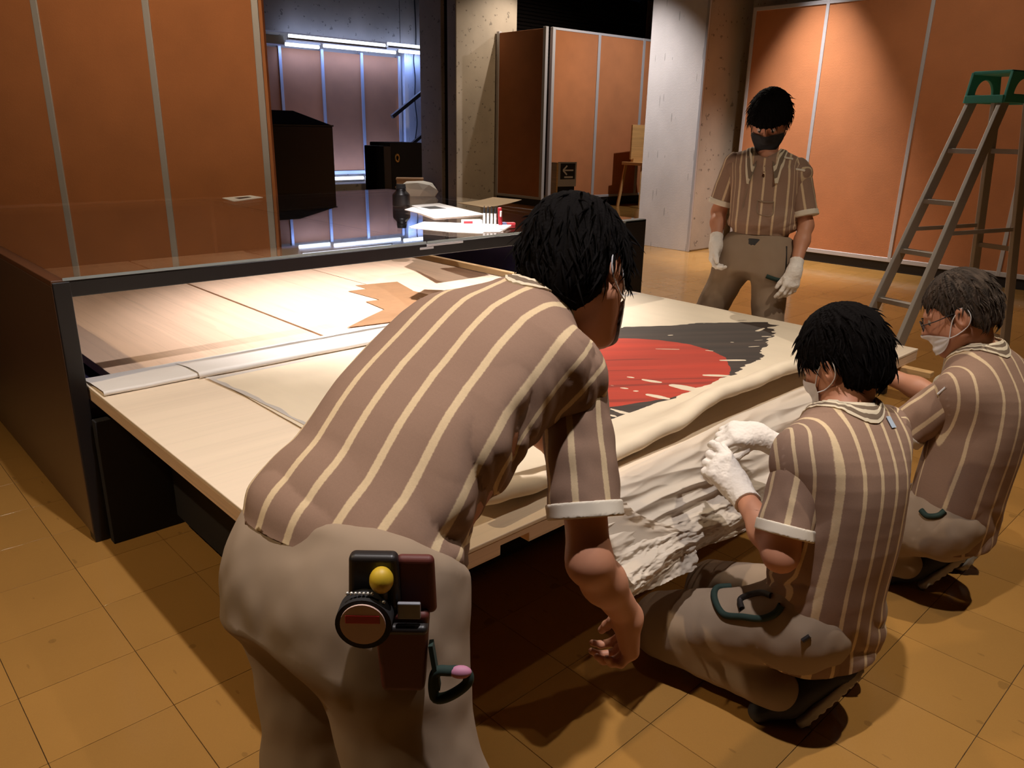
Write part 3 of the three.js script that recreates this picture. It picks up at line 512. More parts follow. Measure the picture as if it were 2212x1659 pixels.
// body of elliptical sections along a curve; nodes [centre, right, half width, depth in front, depth behind]; returns distance, angle from the back and place along
function sweep(nodes, p = 2.35) {
  const n = 20, curve = new THREE.CatmullRomCurve3(nodes.map((q) => V(...q[0])), false, 'centripetal'), C = [], T = [], R = [], W = [], L = [0];
  for (let i = 0; i <= n; i++) {
    const t = i / n, f = t * (nodes.length - 1), j = Math.min(Math.floor(f), nodes.length - 2), A = nodes[j], B = nodes[j + 1], A0 = nodes[Math.max(0, j - 1)], B1 = nodes[Math.min(nodes.length - 1, j + 2)], k = f - j;
    const cr = (m) => { const a = A0[m], b_ = A[m], c = B[m], d = B1[m]; return 0.5 * (2 * b_ + (c - a) * k + (2 * a - 5 * b_ + 4 * c - d) * k * k + (3 * b_ - a - 3 * c + d) * k * k * k); };
    C.push(curve.getPoint(t).toArray()); T.push(nrm(curve.getTangent(t).toArray())); R.push(lerp3(A[1], B[1], k)); W.push([cr(2), cr(3), cr(4)]);
    if (i) L.push(L[i - 1] + Math.hypot(...sub(C[i], C[i - 1])));
  }
  const out = { d: 0, th: 0, s: 0, u: 0, v: 0 };
  return (x, y, z) => {
    let best = 1e9, s = 0;
    for (let i = 0; i <= n; i++) { const q = (x - C[i][0]) ** 2 + (y - C[i][1]) ** 2 + (z - C[i][2]) ** 2; if (q < best) { best = q; s = i; } }
    let c, ax, i, k, over = 0;
    for (let it = 0; it < 4; it++) {
      i = Math.min(Math.floor(s), n - 1); k = s - i; c = lerp3(C[i], C[i + 1], k); ax = nrm(lerp3(T[i], T[i + 1], k));
      const a = (x - c[0]) * ax[0] + (y - c[1]) * ax[1] + (z - c[2]) * ax[2], l = L[i + 1] - L[i], q = s + clamp(a / l, -1.5, 1.5) * 0.8; over = 0;
      if (q < 0) over = -Math.min(a, 0); if (q > n) over = Math.max(a, 0); s = clamp(q, 0, n);
    }
    i = Math.min(Math.floor(s), n - 1); k = s - i; c = lerp3(C[i], C[i + 1], k); ax = nrm(lerp3(T[i], T[i + 1], k));
    let r = lerp3(R[i], R[i + 1], k); r = nrm(add(r, ax, -dot(r, ax))); const f = cross(ax, r), w = [x - c[0], y - c[1], z - c[2]], u = dot(w, r), v = dot(w, f);
    const a = mix(W[i][0], W[i + 1][0], k), bf = mix(W[i][1], W[i + 1][1], k), bb = mix(W[i][2], W[i + 1][2], k), b = v > 0 ? bf : bb, q = Math.pow(Math.pow(Math.abs(u / a), p) + Math.pow(Math.abs(v / b), p), 1 / p);
    let d = (q - 1) * Math.min(a, b); if (over > 0) d = d > 0 ? Math.hypot(d, over) : Math.max(d, over);
    out.d = d; out.th = Math.atan2(u / a, -v / b); out.s = mix(L[i], L[i + 1], k); out.u = u; out.v = v; return out;
  };
}
// moves a point onto the surface of a field, lifted by e
function snap(f, p, e = 0) { let q = [...p]; for (let i = 0; i < 12; i++) { const h = 0.002, g = [f(q[0] + h, q[1], q[2]) - f(q[0] - h, q[1], q[2]), f(q[0], q[1] + h, q[2]) - f(q[0], q[1] - h, q[2]), f(q[0], q[1], q[2] + h) - f(q[0], q[1], q[2] - h)].map((v) => v / (2 * h)), l = dot(g, g) || 1; q = add(q, g, -clamp((f(...q) - e) / l, -0.02, 0.02)); } return q; }
// surface nets over a box; far blocks are skipped
function meshField(f, lo, hi, h, uvf, period) {
  const n = [0, 1, 2].map((i) => Math.ceil((hi[i] - lo[i]) / h) + 2), [nx, ny, nz] = n, val = new Float32Array(nx * ny * nz), B = 6, at = (i, j, k) => (k * ny + j) * nx + i;
  for (let k0 = 0; k0 < nz; k0 += B) for (let j0 = 0; j0 < ny; j0 += B) for (let i0 = 0; i0 < nx; i0 += B) {
    const c = f(lo[0] + (i0 + B / 2) * h, lo[1] + (j0 + B / 2) * h, lo[2] + (k0 + B / 2) * h), far = Math.abs(c) > h * B * 1.5 + 0.01;
    for (let k = k0; k < Math.min(k0 + B, nz); k++) for (let j = j0; j < Math.min(j0 + B, ny); j++) for (let i = i0; i < Math.min(i0 + B, nx); i++) val[at(i, j, k)] = far ? c : f(lo[0] + i * h, lo[1] + j * h, lo[2] + k * h);
  }
  const id = new Int32Array(nx * ny * nz).fill(-1), pos = [], idx = [], E = [[0, 1], [2, 3], [4, 5], [6, 7], [0, 2], [1, 3], [4, 6], [5, 7], [0, 4], [1, 5], [2, 6], [3, 7]];
  for (let k = 0; k < nz - 1; k++) for (let j = 0; j < ny - 1; j++) for (let i = 0; i < nx - 1; i++) {
    const c = []; let m = 0; for (let q = 0; q < 8; q++) { const v = val[at(i + (q & 1), j + ((q >> 1) & 1), k + (q >> 2))]; c.push(v); if (v < 0) m++; }
    if (!m || m === 8) continue;
    let x = 0, y = 0, z = 0, w = 0;
    for (const [a, b] of E) if (c[a] < 0 !== c[b] < 0) { const t = c[a] / (c[a] - c[b]); x += mix(a & 1, b & 1, t); y += mix((a >> 1) & 1, (b >> 1) & 1, t); z += mix(a >> 2, b >> 2, t); w++; }
    id[at(i, j, k)] = pos.length / 3; pos.push(lo[0] + (i + x / w) * h, lo[1] + (j + y / w) * h, lo[2] + (k + z / w) * h);
  }
  const nor = new Float32Array(pos.length), e = h * 0.35;
  for (let i = 0; i < pos.length; i += 3) {
    for (let it = 0; it < 2; it++) {
      const [x, y, z] = [pos[i], pos[i + 1], pos[i + 2]], g = [f(x + e, y, z) - f(x - e, y, z), f(x, y + e, z) - f(x, y - e, z), f(x, y, z + e) - f(x, y, z - e)].map((v) => v / (2 * e)), l2 = dot(g, g) || 1;
      if (it === 0) { const s = clamp(f(x, y, z) / l2, -h * 0.4, h * 0.4); for (let q = 0; q < 3; q++) pos[i + q] -= g[q] * s; } else { const l = Math.sqrt(l2); for (let q = 0; q < 3; q++) nor[i + q] = g[q] / l; }
    }
  }
  for (let k = 1; k < nz - 1; k++) for (let j = 1; j < ny - 1; j++) for (let i = 1; i < nx - 1; i++) {
    const s = val[at(i, j, k)] < 0;
    const quad = (a, b, c, d) => { if (a < 0 || b < 0 || c < 0 || d < 0) return; s ? idx.push(a, b, c, a, c, d) : idx.push(a, c, b, a, d, c); };
    if (s !== val[at(i + 1, j, k)] < 0) quad(id[at(i, j - 1, k - 1)], id[at(i, j, k - 1)], id[at(i, j, k)], id[at(i, j - 1, k)]);
    if (s !== val[at(i, j + 1, k)] < 0) quad(id[at(i - 1, j, k - 1)], id[at(i - 1, j, k)], id[at(i, j, k)], id[at(i, j, k - 1)]);
    if (s !== val[at(i, j, k + 1)] < 0) quad(id[at(i - 1, j - 1, k)], id[at(i, j - 1, k)], id[at(i, j, k)], id[at(i - 1, j, k)]);
  }
  let g = new THREE.BufferGeometry(); g.setAttribute('position', new THREE.Float32BufferAttribute(pos, 3)); g.setAttribute('normal', new THREE.BufferAttribute(nor, 3)); g.setIndex(idx);
  if (uvf) {
    g = g.toNonIndexed(); const p = g.attributes.position, uv = new Float32Array(p.count * 2);
    for (let i = 0; i < p.count; i += 3) for (let q = 0; q < 3; q++) {
      const [u, v] = uvf(p.getX(i + q), p.getY(i + q), p.getZ(i + q)); let U = u; if (q && period) { const r = uv[i * 2]; while (U - r > period / 2) U -= period; while (r - U > period / 2) U += period; }
      uv[(i + q) * 2] = U; uv[(i + q) * 2 + 1] = v;
    }
    g.setAttribute('uv', new THREE.BufferAttribute(uv, 2));
  } else g.setAttribute('uv', new THREE.BufferAttribute(new Float32Array(pos.length / 3 * 2), 2));
  return g;
}
const boundsOf = (pts, m) => [[0, 1, 2].map((i) => Math.min(...pts.map((p) => p[i])) - m), [0, 1, 2].map((i) => Math.max(...pts.map((p) => p[i])) + m)];
// ---------------------------------------------------------------- materials of people
M.skin = phy({ color: new THREE.Color().setRGB(0.52, 0.235, 0.135), roughness: 0.55 });
M.hair = phy({ color: new THREE.Color().setRGB(0.003, 0.002, 0.0018), roughness: 0.85, specularIntensity: 0.15 });
M.greyHair = phy({ roughness: 0.8, specularIntensity: 0.3, map: tex(256, 256, (u, v) => tint([0.3, 0.25, 0.21], 0.35 + 0.9 * fbm(u, v, 24, 10, 5, 4)), [1, 1]) });
const weave = (u, v) => 0.96 + 0.05 * fbm(u, v, 40, 40, 3, 2);
const shirtTex = (c, s, w) => tex(256, 256, (u, v) => { const d = Math.abs(u - 0.5) - w / 2 - 0.02 * (fbm(0.3, v, 1, 20, 4, 2) - 0.5), k = smooth(0.02, -0.02, d), y = 0.97 + 0.06 * fbm(u, v, 30, 30, 8, 3) + 0.03 * (H((u * 64) | 0, (v * 256) | 0, 2) - 0.5); return [0, 1, 2].map((i) => mix(c[i], s[i], k) * y); }, [1, 1]);
M.shirt = std({ map: shirtTex([0.555, 0.44, 0.365], [0.82, 0.72, 0.57], 0.21), roughness: 0.92 });
M.shirtThin = std({ map: shirtTex([0.555, 0.44, 0.365], [0.8, 0.7, 0.56], 0.17), roughness: 0.92 });
M.cuff = std({ color: new THREE.Color().setRGB(0.7, 0.62, 0.5), roughness: 0.9 });
M.collar = std({ side: THREE.DoubleSide, roughness: 0.9, map: tex(64, 256, (u, v) => { const k = [0.14, 0.36].some((q) => Math.abs(v - q) < 0.06); return k ? [0.45, 0.38, 0.31] : tint([0.86, 0.8, 0.69], weave(u, v)); }) });
M.trousers = std({ roughness: 0.9, color: new THREE.Color().setRGB(0.27, 0.19, 0.125) });
M.trousersPale = std({ roughness: 0.9, color: new THREE.Color().setRGB(0.29, 0.21, 0.142) });
M.glove = std({ roughness: 0.95, color: new THREE.Color().setRGB(0.78, 0.72, 0.65) });
M.mask = std({ roughness: 0.85, color: new THREE.Color().setRGB(0.72, 0.7, 0.7), side: THREE.DoubleSide });
M.maskBlack = std({ roughness: 0.85, color: new THREE.Color().setRGB(0.01, 0.009, 0.01), side: THREE.DoubleSide });
M.green = std({ roughness: 0.85, color: new THREE.Color().setRGB(0.012, 0.03, 0.022) });
M.shoe = std({ roughness: 0.7, color: new THREE.Color().setRGB(0.018, 0.017, 0.022) });
M.sole = std({ roughness: 0.8, color: new THREE.Color().setRGB(0.42, 0.38, 0.33) });
M.belt = std({ roughness: 0.45, color: new THREE.Color().setRGB(0.015, 0.011, 0.01) });
M.eye = std({ roughness: 0.2, color: new THREE.Color().setRGB(0.6, 0.56, 0.52) });
M.leather = std({ roughness: 0.6, color: new THREE.Color().setRGB(0.1, 0.016, 0.01) });
// ---------------------------------------------------------------- body pieces
function headAt(c, f, up, s = 1) {
  const Z = nrm(f), X = nrm(cross(up, Z)), Y = cross(Z, X);
  const to = (x, y, z) => { const d = [x - c[0], y - c[1], z - c[2]]; return [dot(d, X) / s, dot(d, Y) / s, dot(d, Z) / s]; }, out = (p) => add(add(add(c, X, p[0] * s), Y, p[1] * s), Z, p[2] * s);
  const skull = ell([0, 0.03, -0.014], [0.077, 0.098, 0.097]), face = ell([0, -0.042, 0.032], [0.061, 0.08, 0.06]), chin = caps([[[-0.018, -0.102, 0.066], [0.018, -0.102, 0.066], 0.021, 0.021], [[0.055, -0.055, 0.005], [0.02, -0.098, 0.06], 0.022, 0.02], [[-0.055, -0.055, 0.005], [-0.02, -0.098, 0.06], 0.022, 0.02]], 0.02);
  const nose = caps([[[0, 0.012, 0.086], [0, -0.03, 0.105], 0.009, 0.013], [[-0.012, -0.035, 0.094], [0.012, -0.035, 0.094], 0.009, 0.009]], 0.012), brow = caps([[[-0.045, 0.022, 0.074], [-0.012, 0.024, 0.086], 0.009, 0.009], [[0.045, 0.022, 0.074], [0.012, 0.024, 0.086], 0.009, 0.009]], 0.01);
  const lips = caps([[[-0.02, -0.067, 0.086], [0.02, -0.067, 0.086], 0.006, 0.006], [[-0.016, -0.077, 0.085], [0.016, -0.077, 0.085], 0.007, 0.007]], 0.004);
  const ear = (x, y, z) => { const X = Math.abs(x), e = ell([0.082, -0.006, -0.014], [0.012, 0.034, 0.02])(X, y, z), dip = ell([0.096, -0.006, -0.008], [0.013, 0.02, 0.011])(X, y, z); return smax(e, -dip, 0.006); };
  const sock = (x, y, z) => ell([0.032, 0.003, 0.1], [0.021, 0.013, 0.018])(Math.abs(x), y, z);
  const bare = (x, y, z) => smin(smin(skull(x, y, z), face(x, y, z), 0.05), chin(x, y, z), 0.035);
  const local = (x, y, z) => { let d = bare(x, y, z); d = smin(d, nose(x, y, z), 0.014); d = smin(d, brow(x, y, z), 0.012); d = smax(d, -sock(x, y, z), 0.012); d = smin(d, lips(x, y, z), 0.006); return smin(d, ear(x, y, z), 0.008); };
  const field = (x, y, z) => { const p = to(x, y, z); return local(...p) * s; };
  return { c, s, X, Y, Z, to, out, local, bare, field };
}
// hair: a shell round the skull with strands; kind sets fullness, fringe and nape
function hairOf(H0, o) {
  const full = o.full ?? 0.02, nape = o.nape ?? -0.085, fringe = o.fringe ?? 0.035;
  const cap_ = ell([0, 0.038, -0.02], [0.077 + full, 0.095 + full, 0.098 + full]), back = ell([0, -0.035, -0.055], [0.066 + full * 0.5, 0.075, 0.05 + full * 0.4]);
  const local = (x, y, z) => {
    let d = smin(cap_(x, y, z), back(x, y, z), 0.04);
    const az = Math.atan2(x, z), edge = z > 0.02 ? mix(0.0, fringe, smooth(0.02, 0.06, z)) : mix(nape, 0.0, smooth(-0.055, 0.02, z)); // lower hem by how far forward
    const jag = 0.012 * N(az * 9, 3, 1) + 0.006 * N(az * 24, 5, 2), earCut = ell([0.09, -0.03, -0.012], [0.036, 0.044, 0.028])(Math.abs(x), y, z);
    d = smax(d, edge + jag - y, 0.012); d = smax(d, -earCut, 0.01);
    return d + 0.0035 * N(az * 16, y * 14, z * 9) + 0.002 * N(az * 40, y * 20, z * 20);
  };
  const f = (x, y, z) => { const p = H0.to(x, y, z); return local(...p) * H0.s; };
  const R = 0.16 * H0.s, g = [meshField(f, sub(H0.c, [R, R, R]), add(H0.c, [R, R, R]), 0.0045, (x, y, z) => { const p = H0.to(x, y, z); return [Math.atan2(p[0], p[2]) / 2, p[1] * 4]; }, Math.PI)];
  // locks of hair that break the outline
  const lock = (root, mid, tip, r) => { const t = tube([root, mid, tip], r, 4, 4); const p = t.attributes.position; for (let i = 0; i <= 4; i++) for (let j = 0; j <= 4; j++) { const k = i * 5 + j, w = 1 - i / 4.2, c = new THREE.CatmullRomCurve3([V(...root), V(...mid), V(...tip)]).getPoint(i / 4); p.setXYZ(k, mix(c.x, p.getX(k), w), mix(c.y, p.getY(k), w), mix(c.z, p.getZ(k), w)); } t.computeVertexNormals(); return t; };
  const count = o.locks ?? 420; let made = 0, tries = 0;
  while (made < count && tries++ < count * 6) {
    const th = rnd() * Math.PI * 2, cy = rnd() < 0.75 ? rnd() * 1.0 - 0.8 : rnd() * 0.75 + 0.2, q = Math.sqrt(Math.max(0, 1 - cy * cy)), dir = [q * Math.sin(th), cy, q * Math.cos(th)], c0 = [0, 0.02, -0.02]; let a = 0.05, b = 0.17;
    if (local(...add(c0, dir, a)) > 0) continue;
    for (let i = 0; i < 14; i++) { const m = (a + b) / 2; local(...add(c0, dir, m)) < 0 ? (a = m) : (b = m); }
    const p = add(c0, dir, a - 0.003); if ((p[2] > 0.03 && p[1] < fringe) || cy > 0.75) continue;
    const down = nrm(add(add([0, -1, 0], dir, cy), [Math.cos(th) * (rnd() - 0.5), 0, -Math.sin(th) * (rnd() - 0.5)], 1.1)), L = 0.028 + rnd() * (o.len ?? 0.026), lift = (0.003 + rnd() * (o.lift ?? 0.006)) * (cy > 0.15 ? 0.2 : 1);
    const m = add(add(p, down, L * 0.5), dir, lift * 0.7 + 0.002), t = add(add(p, down, L), dir, lift * 0.5); if (t[2] > 0.03 && t[1] < fringe - 0.03) continue;
    g.push(lock(H0.out(p), H0.out(m), H0.out(t), (0.0026 + rnd() * 0.002) * H0.s)); made++;
  }
  return join(g);
}
function cast(fn, o, d, far = 0.2) { let t = far; for (; t > 0; t -= 0.004) if (fn(...add(o, d, t)) < 0) break; let a = t, b = t + 0.004; for (let i = 0; i < 10; i++) { const m = (a + b) / 2; fn(...add(o, d, m)) < 0 ? (a = m) : (b = m); } return a; }
function maskOf(H0, o = {}) {
  const top = o.top ?? -0.012, bot = -0.108, W = 1.12, fn = (x, y, z) => smin(H0.bare(x, y, z), caps([[[0, 0.0, 0.084], [0, -0.035, 0.1], 0.01, 0.014]], 0.01)(x, y, z), 0.03);
  const P = (u, v, e) => { const az = mix(-W, W, u), s = Math.abs(u - 0.5) * 2, y = mix(top - 0.02 * s * s, bot + 0.05 * s * s * s, v), pleat = 0.0016 * Math.sin(v * Math.PI * 6), d = [Math.sin(az), 0, Math.cos(az)]; return H0.out(add([0, y, 0], d, cast(fn, [0, y, 0], d) + 0.008 + e + pleat * (1 - s))); };
  const g = [sheet((u, v) => P(u, v, 0), 40, 28)];
  const loops = [1, -1].map((s) => { const u = s > 0 ? 1 : 0; return tube([P(u, 0.12, 0), H0.out([s * 0.085, 0.0, 0.01]), H0.out([s * 0.087, 0.024, -0.026]), H0.out([s * 0.092, 0.0, -0.037]), H0.out([s * 0.087, -0.03, -0.026]), H0.out([s * 0.083, -0.052, 0.012]), P(u, 0.85, 0)], 0.0017, 40, 5); });
  return [join(g), loops];
}
// hand: capsules from the wrist; d along the fingers, n out of the back of the hand
function handCaps(w, d, n, side, o = {}) {
  const D = nrm(d), Nn = nrm(add(n, D, -dot(n, D))), T = side === 'R' ? cross(Nn, D) : cross(D, Nn), k = o.k ?? 1, P = (a, b, c) => add(add(add(w, T, a * k), D, b * k), Nn, c * k);
  const ab = [0.016, 0.005, -0.006, -0.016], ak = [0.03, 0.01, -0.011, -0.03], bk = [0.086, 0.09, 0.085, 0.075], len = [[0.042, 0.025, 0.02], [0.046, 0.029, 0.021], [0.042, 0.027, 0.02], [0.033, 0.02, 0.018]], palm = [], fing = [], tips = [];
  for (let i = 0; i < 4; i++) {
    palm.push([P(ab[i], 0.005, 0), P(ak[i], bk[i], 0), 0.0165 * k, 0.0125 * k]);
    let p = P(ak[i], bk[i], 0.001), ph = 0; const c = (o.curl ?? [0.5, 0.6, 0.65, 0.7])[i], sp = (o.spread ?? 0.12) * (1.5 - i);
    for (let j = 0; j < 3; j++) { ph += c * [0.9, 1.1, 0.8][j]; const q = add(add(add(p, D, Math.cos(ph) * len[i][j] * k), Nn, -Math.sin(ph) * len[i][j] * k), T, sp * len[i][j] * k * Math.max(0, Math.cos(ph))); fing.push([p, q, (0.0098 - j * 0.0012) * k, (0.009 - j * 0.0012) * k]); p = q; } tips.push(p);
  }
  palm.push([P(0.014, 0.02, -0.012), P(0.028, 0.06, -0.01), 0.014 * k, 0.012 * k], [P(-0.014, 0.02, -0.01), P(-0.022, 0.06, -0.008), 0.014 * k, 0.012 * k]);
  const th = o.thumb ?? [0.75, 0.6, -0.4], v1 = nrm(add(add(add([0, 0, 0], T, th[0]), D, th[1]), Nn, th[2])), v2 = nrm(add(v1, nrm(add(D, Nn, -(o.thumbIn ?? 0.5))), o.thumbBend ?? 0.7));
  const t0 = P(0.018, 0.022, -0.006), t1 = add(t0, v1, 0.042 * k), t2 = add(t1, nrm(lerp3(v1, v2, 0.6)), 0.032 * k), t3 = add(t2, v2, 0.024 * k);
  fing.push([t0, t1, 0.0145 * k, 0.0115 * k], [t1, t2, 0.011 * k, 0.01 * k], [t2, t3, 0.0098 * k, 0.008 * k]); tips.push(t3);
  return { palm, fing, pts: [w, ...tips, P(0.03, 0.09, 0), P(-0.03, 0.09, 0)], D, N: Nn, T };
}
const handField = (h, grow = 0) => { const a = caps(h.palm, 0.022), fs = caps(h.fing, 0.005); return (x, y, z) => smin(a(x, y, z), fs(x, y, z), 0.009) - grow; };
function gloveOf(h, w, el, cuff = 0.055) {
  const back = nrm(sub(el, w)), f0 = handField(h, 0.0026), c = caps([[add(w, h.D, 0.02), add(w, back, cuff), 0.031, 0.036]], 0.01), e = add(w, back, cuff);
  const f = (x, y, z) => { const d = smin(f0(x, y, z), c(x, y, z), 0.025) + 0.0012 * N(x * 70, y * 70, z * 70) + 0.0008 * N(x * 160, y * 160, z * 160); return Math.max(d, dot(sub([x, y, z], e), back)); };
  return meshField(f, ...boundsOf([...h.pts, e], 0.045), 0.0034);
}
// closed band round a neck: a folded collar
function collarOf(c, axis, fwd, shirt, o = {}) {
  const A = nrm(axis), F = nrm(add(fwd, A, -dot(fwd, A))), R = cross(A, F), gap = o.gap ?? 0.5, top = o.top ?? 0.062, bot = o.bot ?? 0.09, h = o.h ?? 0.035, t = 0.0035, point = o.point ?? 0.02;
  const P = (an, r, y) => add(add(add(c, R, Math.sin(an) * r), F, Math.cos(an) * r), A, y);
  const rest = (an, r) => { let y = 0.09; for (; y > -0.14; y -= 0.003) if (shirt(...P(an, r, y)) < 0.003) break; return y + 0.002; };
  const n = 72, ring = []; for (let i = 0; i <= n; i++) { const u = i / n, an = mix(Math.PI * 2 - gap, gap, u), fr = Math.pow(Math.abs(u - 0.5) * 2, 3), rb = bot + fr * point; ring.push([an, fr, rb, rest(an, rb), rest(an, mix(top, rb, 0.5))]); }
  return sheet((u, v) => {
    const [an, fr, rb, y1, ym] = ring[Math.round(u * n)], hh = h - fr * (o.drop ?? 0.02), k = v * 4, w = 0.0015 * N(an * 3, v * 9, 4), yt = Math.max(hh, ym + 0.006);
    if (k < 2) { const q = k / 2, r = mix(rb, top + t, q); return P(an, r, Math.max(mix(y1, yt, q), q < 0.6 ? mix(y1, ym, q * 2) : -1) + 0.003 * Math.sin(q * Math.PI) + w); }
    if (k < 2.4) return P(an, mix(top + t, top, (k - 2) / 0.4), yt + 0.002 * Math.sin((k - 2) / 0.4 * Math.PI));
    if (k < 3.7) { const q = (k - 2.4) / 1.3; return P(an, mix(top, rb - 0.004, q), mix(yt, y1 - 0.003, q) - 0.003 * Math.sin(q * Math.PI)); }
    return P(an, mix(rb - 0.004, rb, (k - 3.7) / 0.3), mix(y1 - 0.003, y1, (k - 3.7) / 0.3));
  }, n, 40);
}
function shoe(parent, heel, ball, toe, n, wide = 0.043) { // n points out of the sole
  const Nn = nrm(n), up = (p, k) => add(p, Nn, -k), body = caps([[up(heel, 0.035), up(ball, 0.036), 0.036, wide * 0.98], [up(ball, 0.034), up(toe, 0.028), wide * 0.95, 0.028], [up(heel, 0.03), up(heel, 0.085), 0.036, 0.038]], 0.03);
  const f = (x, y, z) => Math.max(body(x, y, z), dot(sub([x, y, z], heel), Nn) + 0.018), s = caps([[heel, ball, 0.038, 0.046], [ball, toe, 0.046, 0.034]], 0.02), g = (x, y, z) => { const q = dot(sub([x, y, z], heel), Nn), e = 0.004 * Math.sign(Math.sin(dot(sub([x, y, z], heel), nrm(sub(toe, heel))) * 260)); return smax(smax(s(x - Nn[0] * q, y - Nn[1] * q, z - Nn[2] * q), q + 0.002 + e * 0.4, 0.006), -q - 0.024, 0.006); };
  const b = boundsOf([heel, ball, toe, up(heel, 0.1)], 0.06), m = part('shoe', meshField(f, ...b, 0.005), M.shoe, parent); part('sole', meshField(g, ...b, 0.005), M.sole, m);
}
// ---------------------------------------------------------------- people
// one worker: o holds joints in metres; the skin is one mesh (fine at head and hands), clothes are its children
const PEOPLE = [];
function worker(o) {
  const J = o.j, t = thing('person', o.label, 'person', o.base), HD = headAt(J.head, o.face, o.up, o.headScale ?? 1), K = o.shirtMat ?? M.shirt;
  const T = sweep(o.torso), shirtCaps = caps([[lerp3(J.neck, J.shL, 0.35), J.shL, 0.046, o.shr ?? 0.06], [lerp3(J.neck, J.shR, 0.35), J.shR, 0.046, o.shr ?? 0.06]], 0.05);
  const fold = o.fold ?? (() => 0), axis = nrm(sub(J.neck, o.torso[0][0]));
  const shirtRaw = (x, y, z) => smin(T(x, y, z).d, shirtCaps(x, y, z), 0.11);
  const up0 = nrm(sub(J.head, J.neck)), open = caps([[add(J.neck, axis, -0.045), add(J.neck, up0, 0.12), 0.056, 0.06], ...(o.vneck ? [[add(J.neck, axis, -0.03), add(add(J.neck, axis, -0.1), o.vneck, 0.085), 0.035, 0.006]] : [])], 0.02);
  const shirt = (x, y, z) => { const d = shirtRaw(x, y, z); return d > 0.08 ? d : smax(d + fold(x, y, z, T(x, y, z)), -open(x, y, z), 0.006); };
  const allPts = [...o.torso.map((q) => q[0]), J.shL, J.shR, J.neck];
  const gap = o.gap ?? 0.058;
  const uvT = (x, y, z) => { const q = T(x, y, z), a = Math.abs(q.u); return [(q.u + Math.sign(q.u) * smooth(0.13, 0.185, a) * (q.v + 0.06)) / gap + (o.stripeShift ?? 0), q.s / 0.05]; };
  part('shirt', meshField(shirt, ...boundsOf(allPts, 0.22), o.cell ?? 0.007, uvT), K, t);
  // arms: sleeve, cuff, hand or glove
  const armCaps = [], skinCaps = [[HD.out([0, -0.05, -0.03]), J.neck, 0.05, 0.054], [J.neck, lerp3(J.neck, o.torso[0][0], 0.3), 0.055, 0.06]], hands = [];
  for (const s of ['L', 'R']) {
    const sh = J['sh' + s], el = J['el' + s], wr = J['wr' + s], up = nrm(sub(el, sh)), l = Math.hypot(...sub(el, sh)), cl = (o.sleeve ?? 0.7) * l, ce = add(sh, up, cl), r0 = o.sr ?? 0.07, r1 = (o.sr ?? 0.07) + 0.003;
    const perp = nrm(add(o.torso[1][1], up, -dot(o.torso[1][1], up))), q2 = cross(up, perp), ns = o.sleeveStripes ?? 8;
    const sf = caps([[add(sh, up, -0.005), add(sh, up, l * 1.2), r0 * 0.94, r1 * 1.02]], 0.01), wrinkle = (x, y, z) => 0.0035 * N(x * 17 + 9, y * 17, z * 17) + 0.004 * N(x * 30, y * 14, z * 30) * smooth(0.02, 0.1, dot(sub([x, y, z], sh), up));
    const ax = (x, y, z) => dot(sub([x, y, z], sh), up);
    part('sleeve', meshField((x, y, z) => Math.max(sf(x, y, z) + wrinkle(x, y, z), ax(x, y, z) - cl, -ax(x, y, z) - 0.06), ...boundsOf([sh, ce], 0.12), 0.006, (x, y, z) => { const d = sub([x, y, z], sh); return [(Math.atan2(dot(d, perp), dot(d, q2)) / (2 * Math.PI)) * ns + 0.35, ax(x, y, z) / 0.05]; }, ns), K, t);
    const cf = caps([[sh, add(sh, up, l * 1.2), r0 * 0.94 + 0.003, r1 * 1.02 + 0.004]], 0.01);
    part('cuff', meshField((x, y, z) => smax(cf(x, y, z) + wrinkle(x, y, z) * 0.6, Math.abs(ax(x, y, z) - cl - 0.004) - 0.0145, 0.004), ...boundsOf([add(ce, up, -0.04), add(ce, up, 0.04)], 0.1), 0.0045), M.cuff, t);
    armCaps.push([sh, el, 0.049, 0.037], [el, lerp3(el, wr, 0.35), 0.037, 0.037], [lerp3(el, wr, 0.35), wr, 0.037, o['hand' + s].glove ? 0.024 : 0.028]);
    const h = handCaps(wr, o['hand' + s].d, o['hand' + s].n, s, o['hand' + s]); hands.push(h);
    if (o['hand' + s].glove) part('glove', gloveOf(h, wr, el), M.glove, t);
  }
  const bodyTorso = sweep(o.torso.map((q) => [q[0], q[1], q[2] - 0.022, Math.max(0.03, q[3] - 0.022), Math.max(0.03, q[4] - 0.022)])), arms = caps(armCaps, 0.03), bodyCaps = caps([...skinCaps, ...o.legs.map(([a, b, ra, rb]) => [a, b, ra - 0.02, rb - 0.014])], 0.014);
  const isFine = (x, y, z) => Math.min(Math.hypot(...sub([x, y, z], HD.c)) - 0.15, ...hands.map((h, i) => Math.hypot(...sub([x, y, z], add(J[i ? 'wrR' : 'wrL'], h.D, 0.08))) - 0.11));
  const coarse = (x, y, z) => smin(smin(bodyTorso(x, y, z).d, bodyCaps(x, y, z), 0.04), arms(x, y, z), 0.03), handF = hands.map((h, i) => handField(h, o[i ? 'handR' : 'handL'].glove ? -0.005 : 0));
  const full = (x, y, z) => smin(coarse(x, y, z), HD.field(x, y, z), 0.02);
  const pts = [...allPts, ...o.legs.flatMap((l) => [l[0], l[1]]), J.elL, J.elR, J.wrL, J.wrR, J.head];
  const skin = [meshField((x, y, z) => Math.max(coarse(x, y, z), -isFine(x, y, z) - 0.012), ...boundsOf(pts, 0.1), 0.011), meshField(full, sub(J.head, [0.15, 0.15, 0.15]), add(J.head, [0.15, 0.15, 0.15]), 0.0036)];
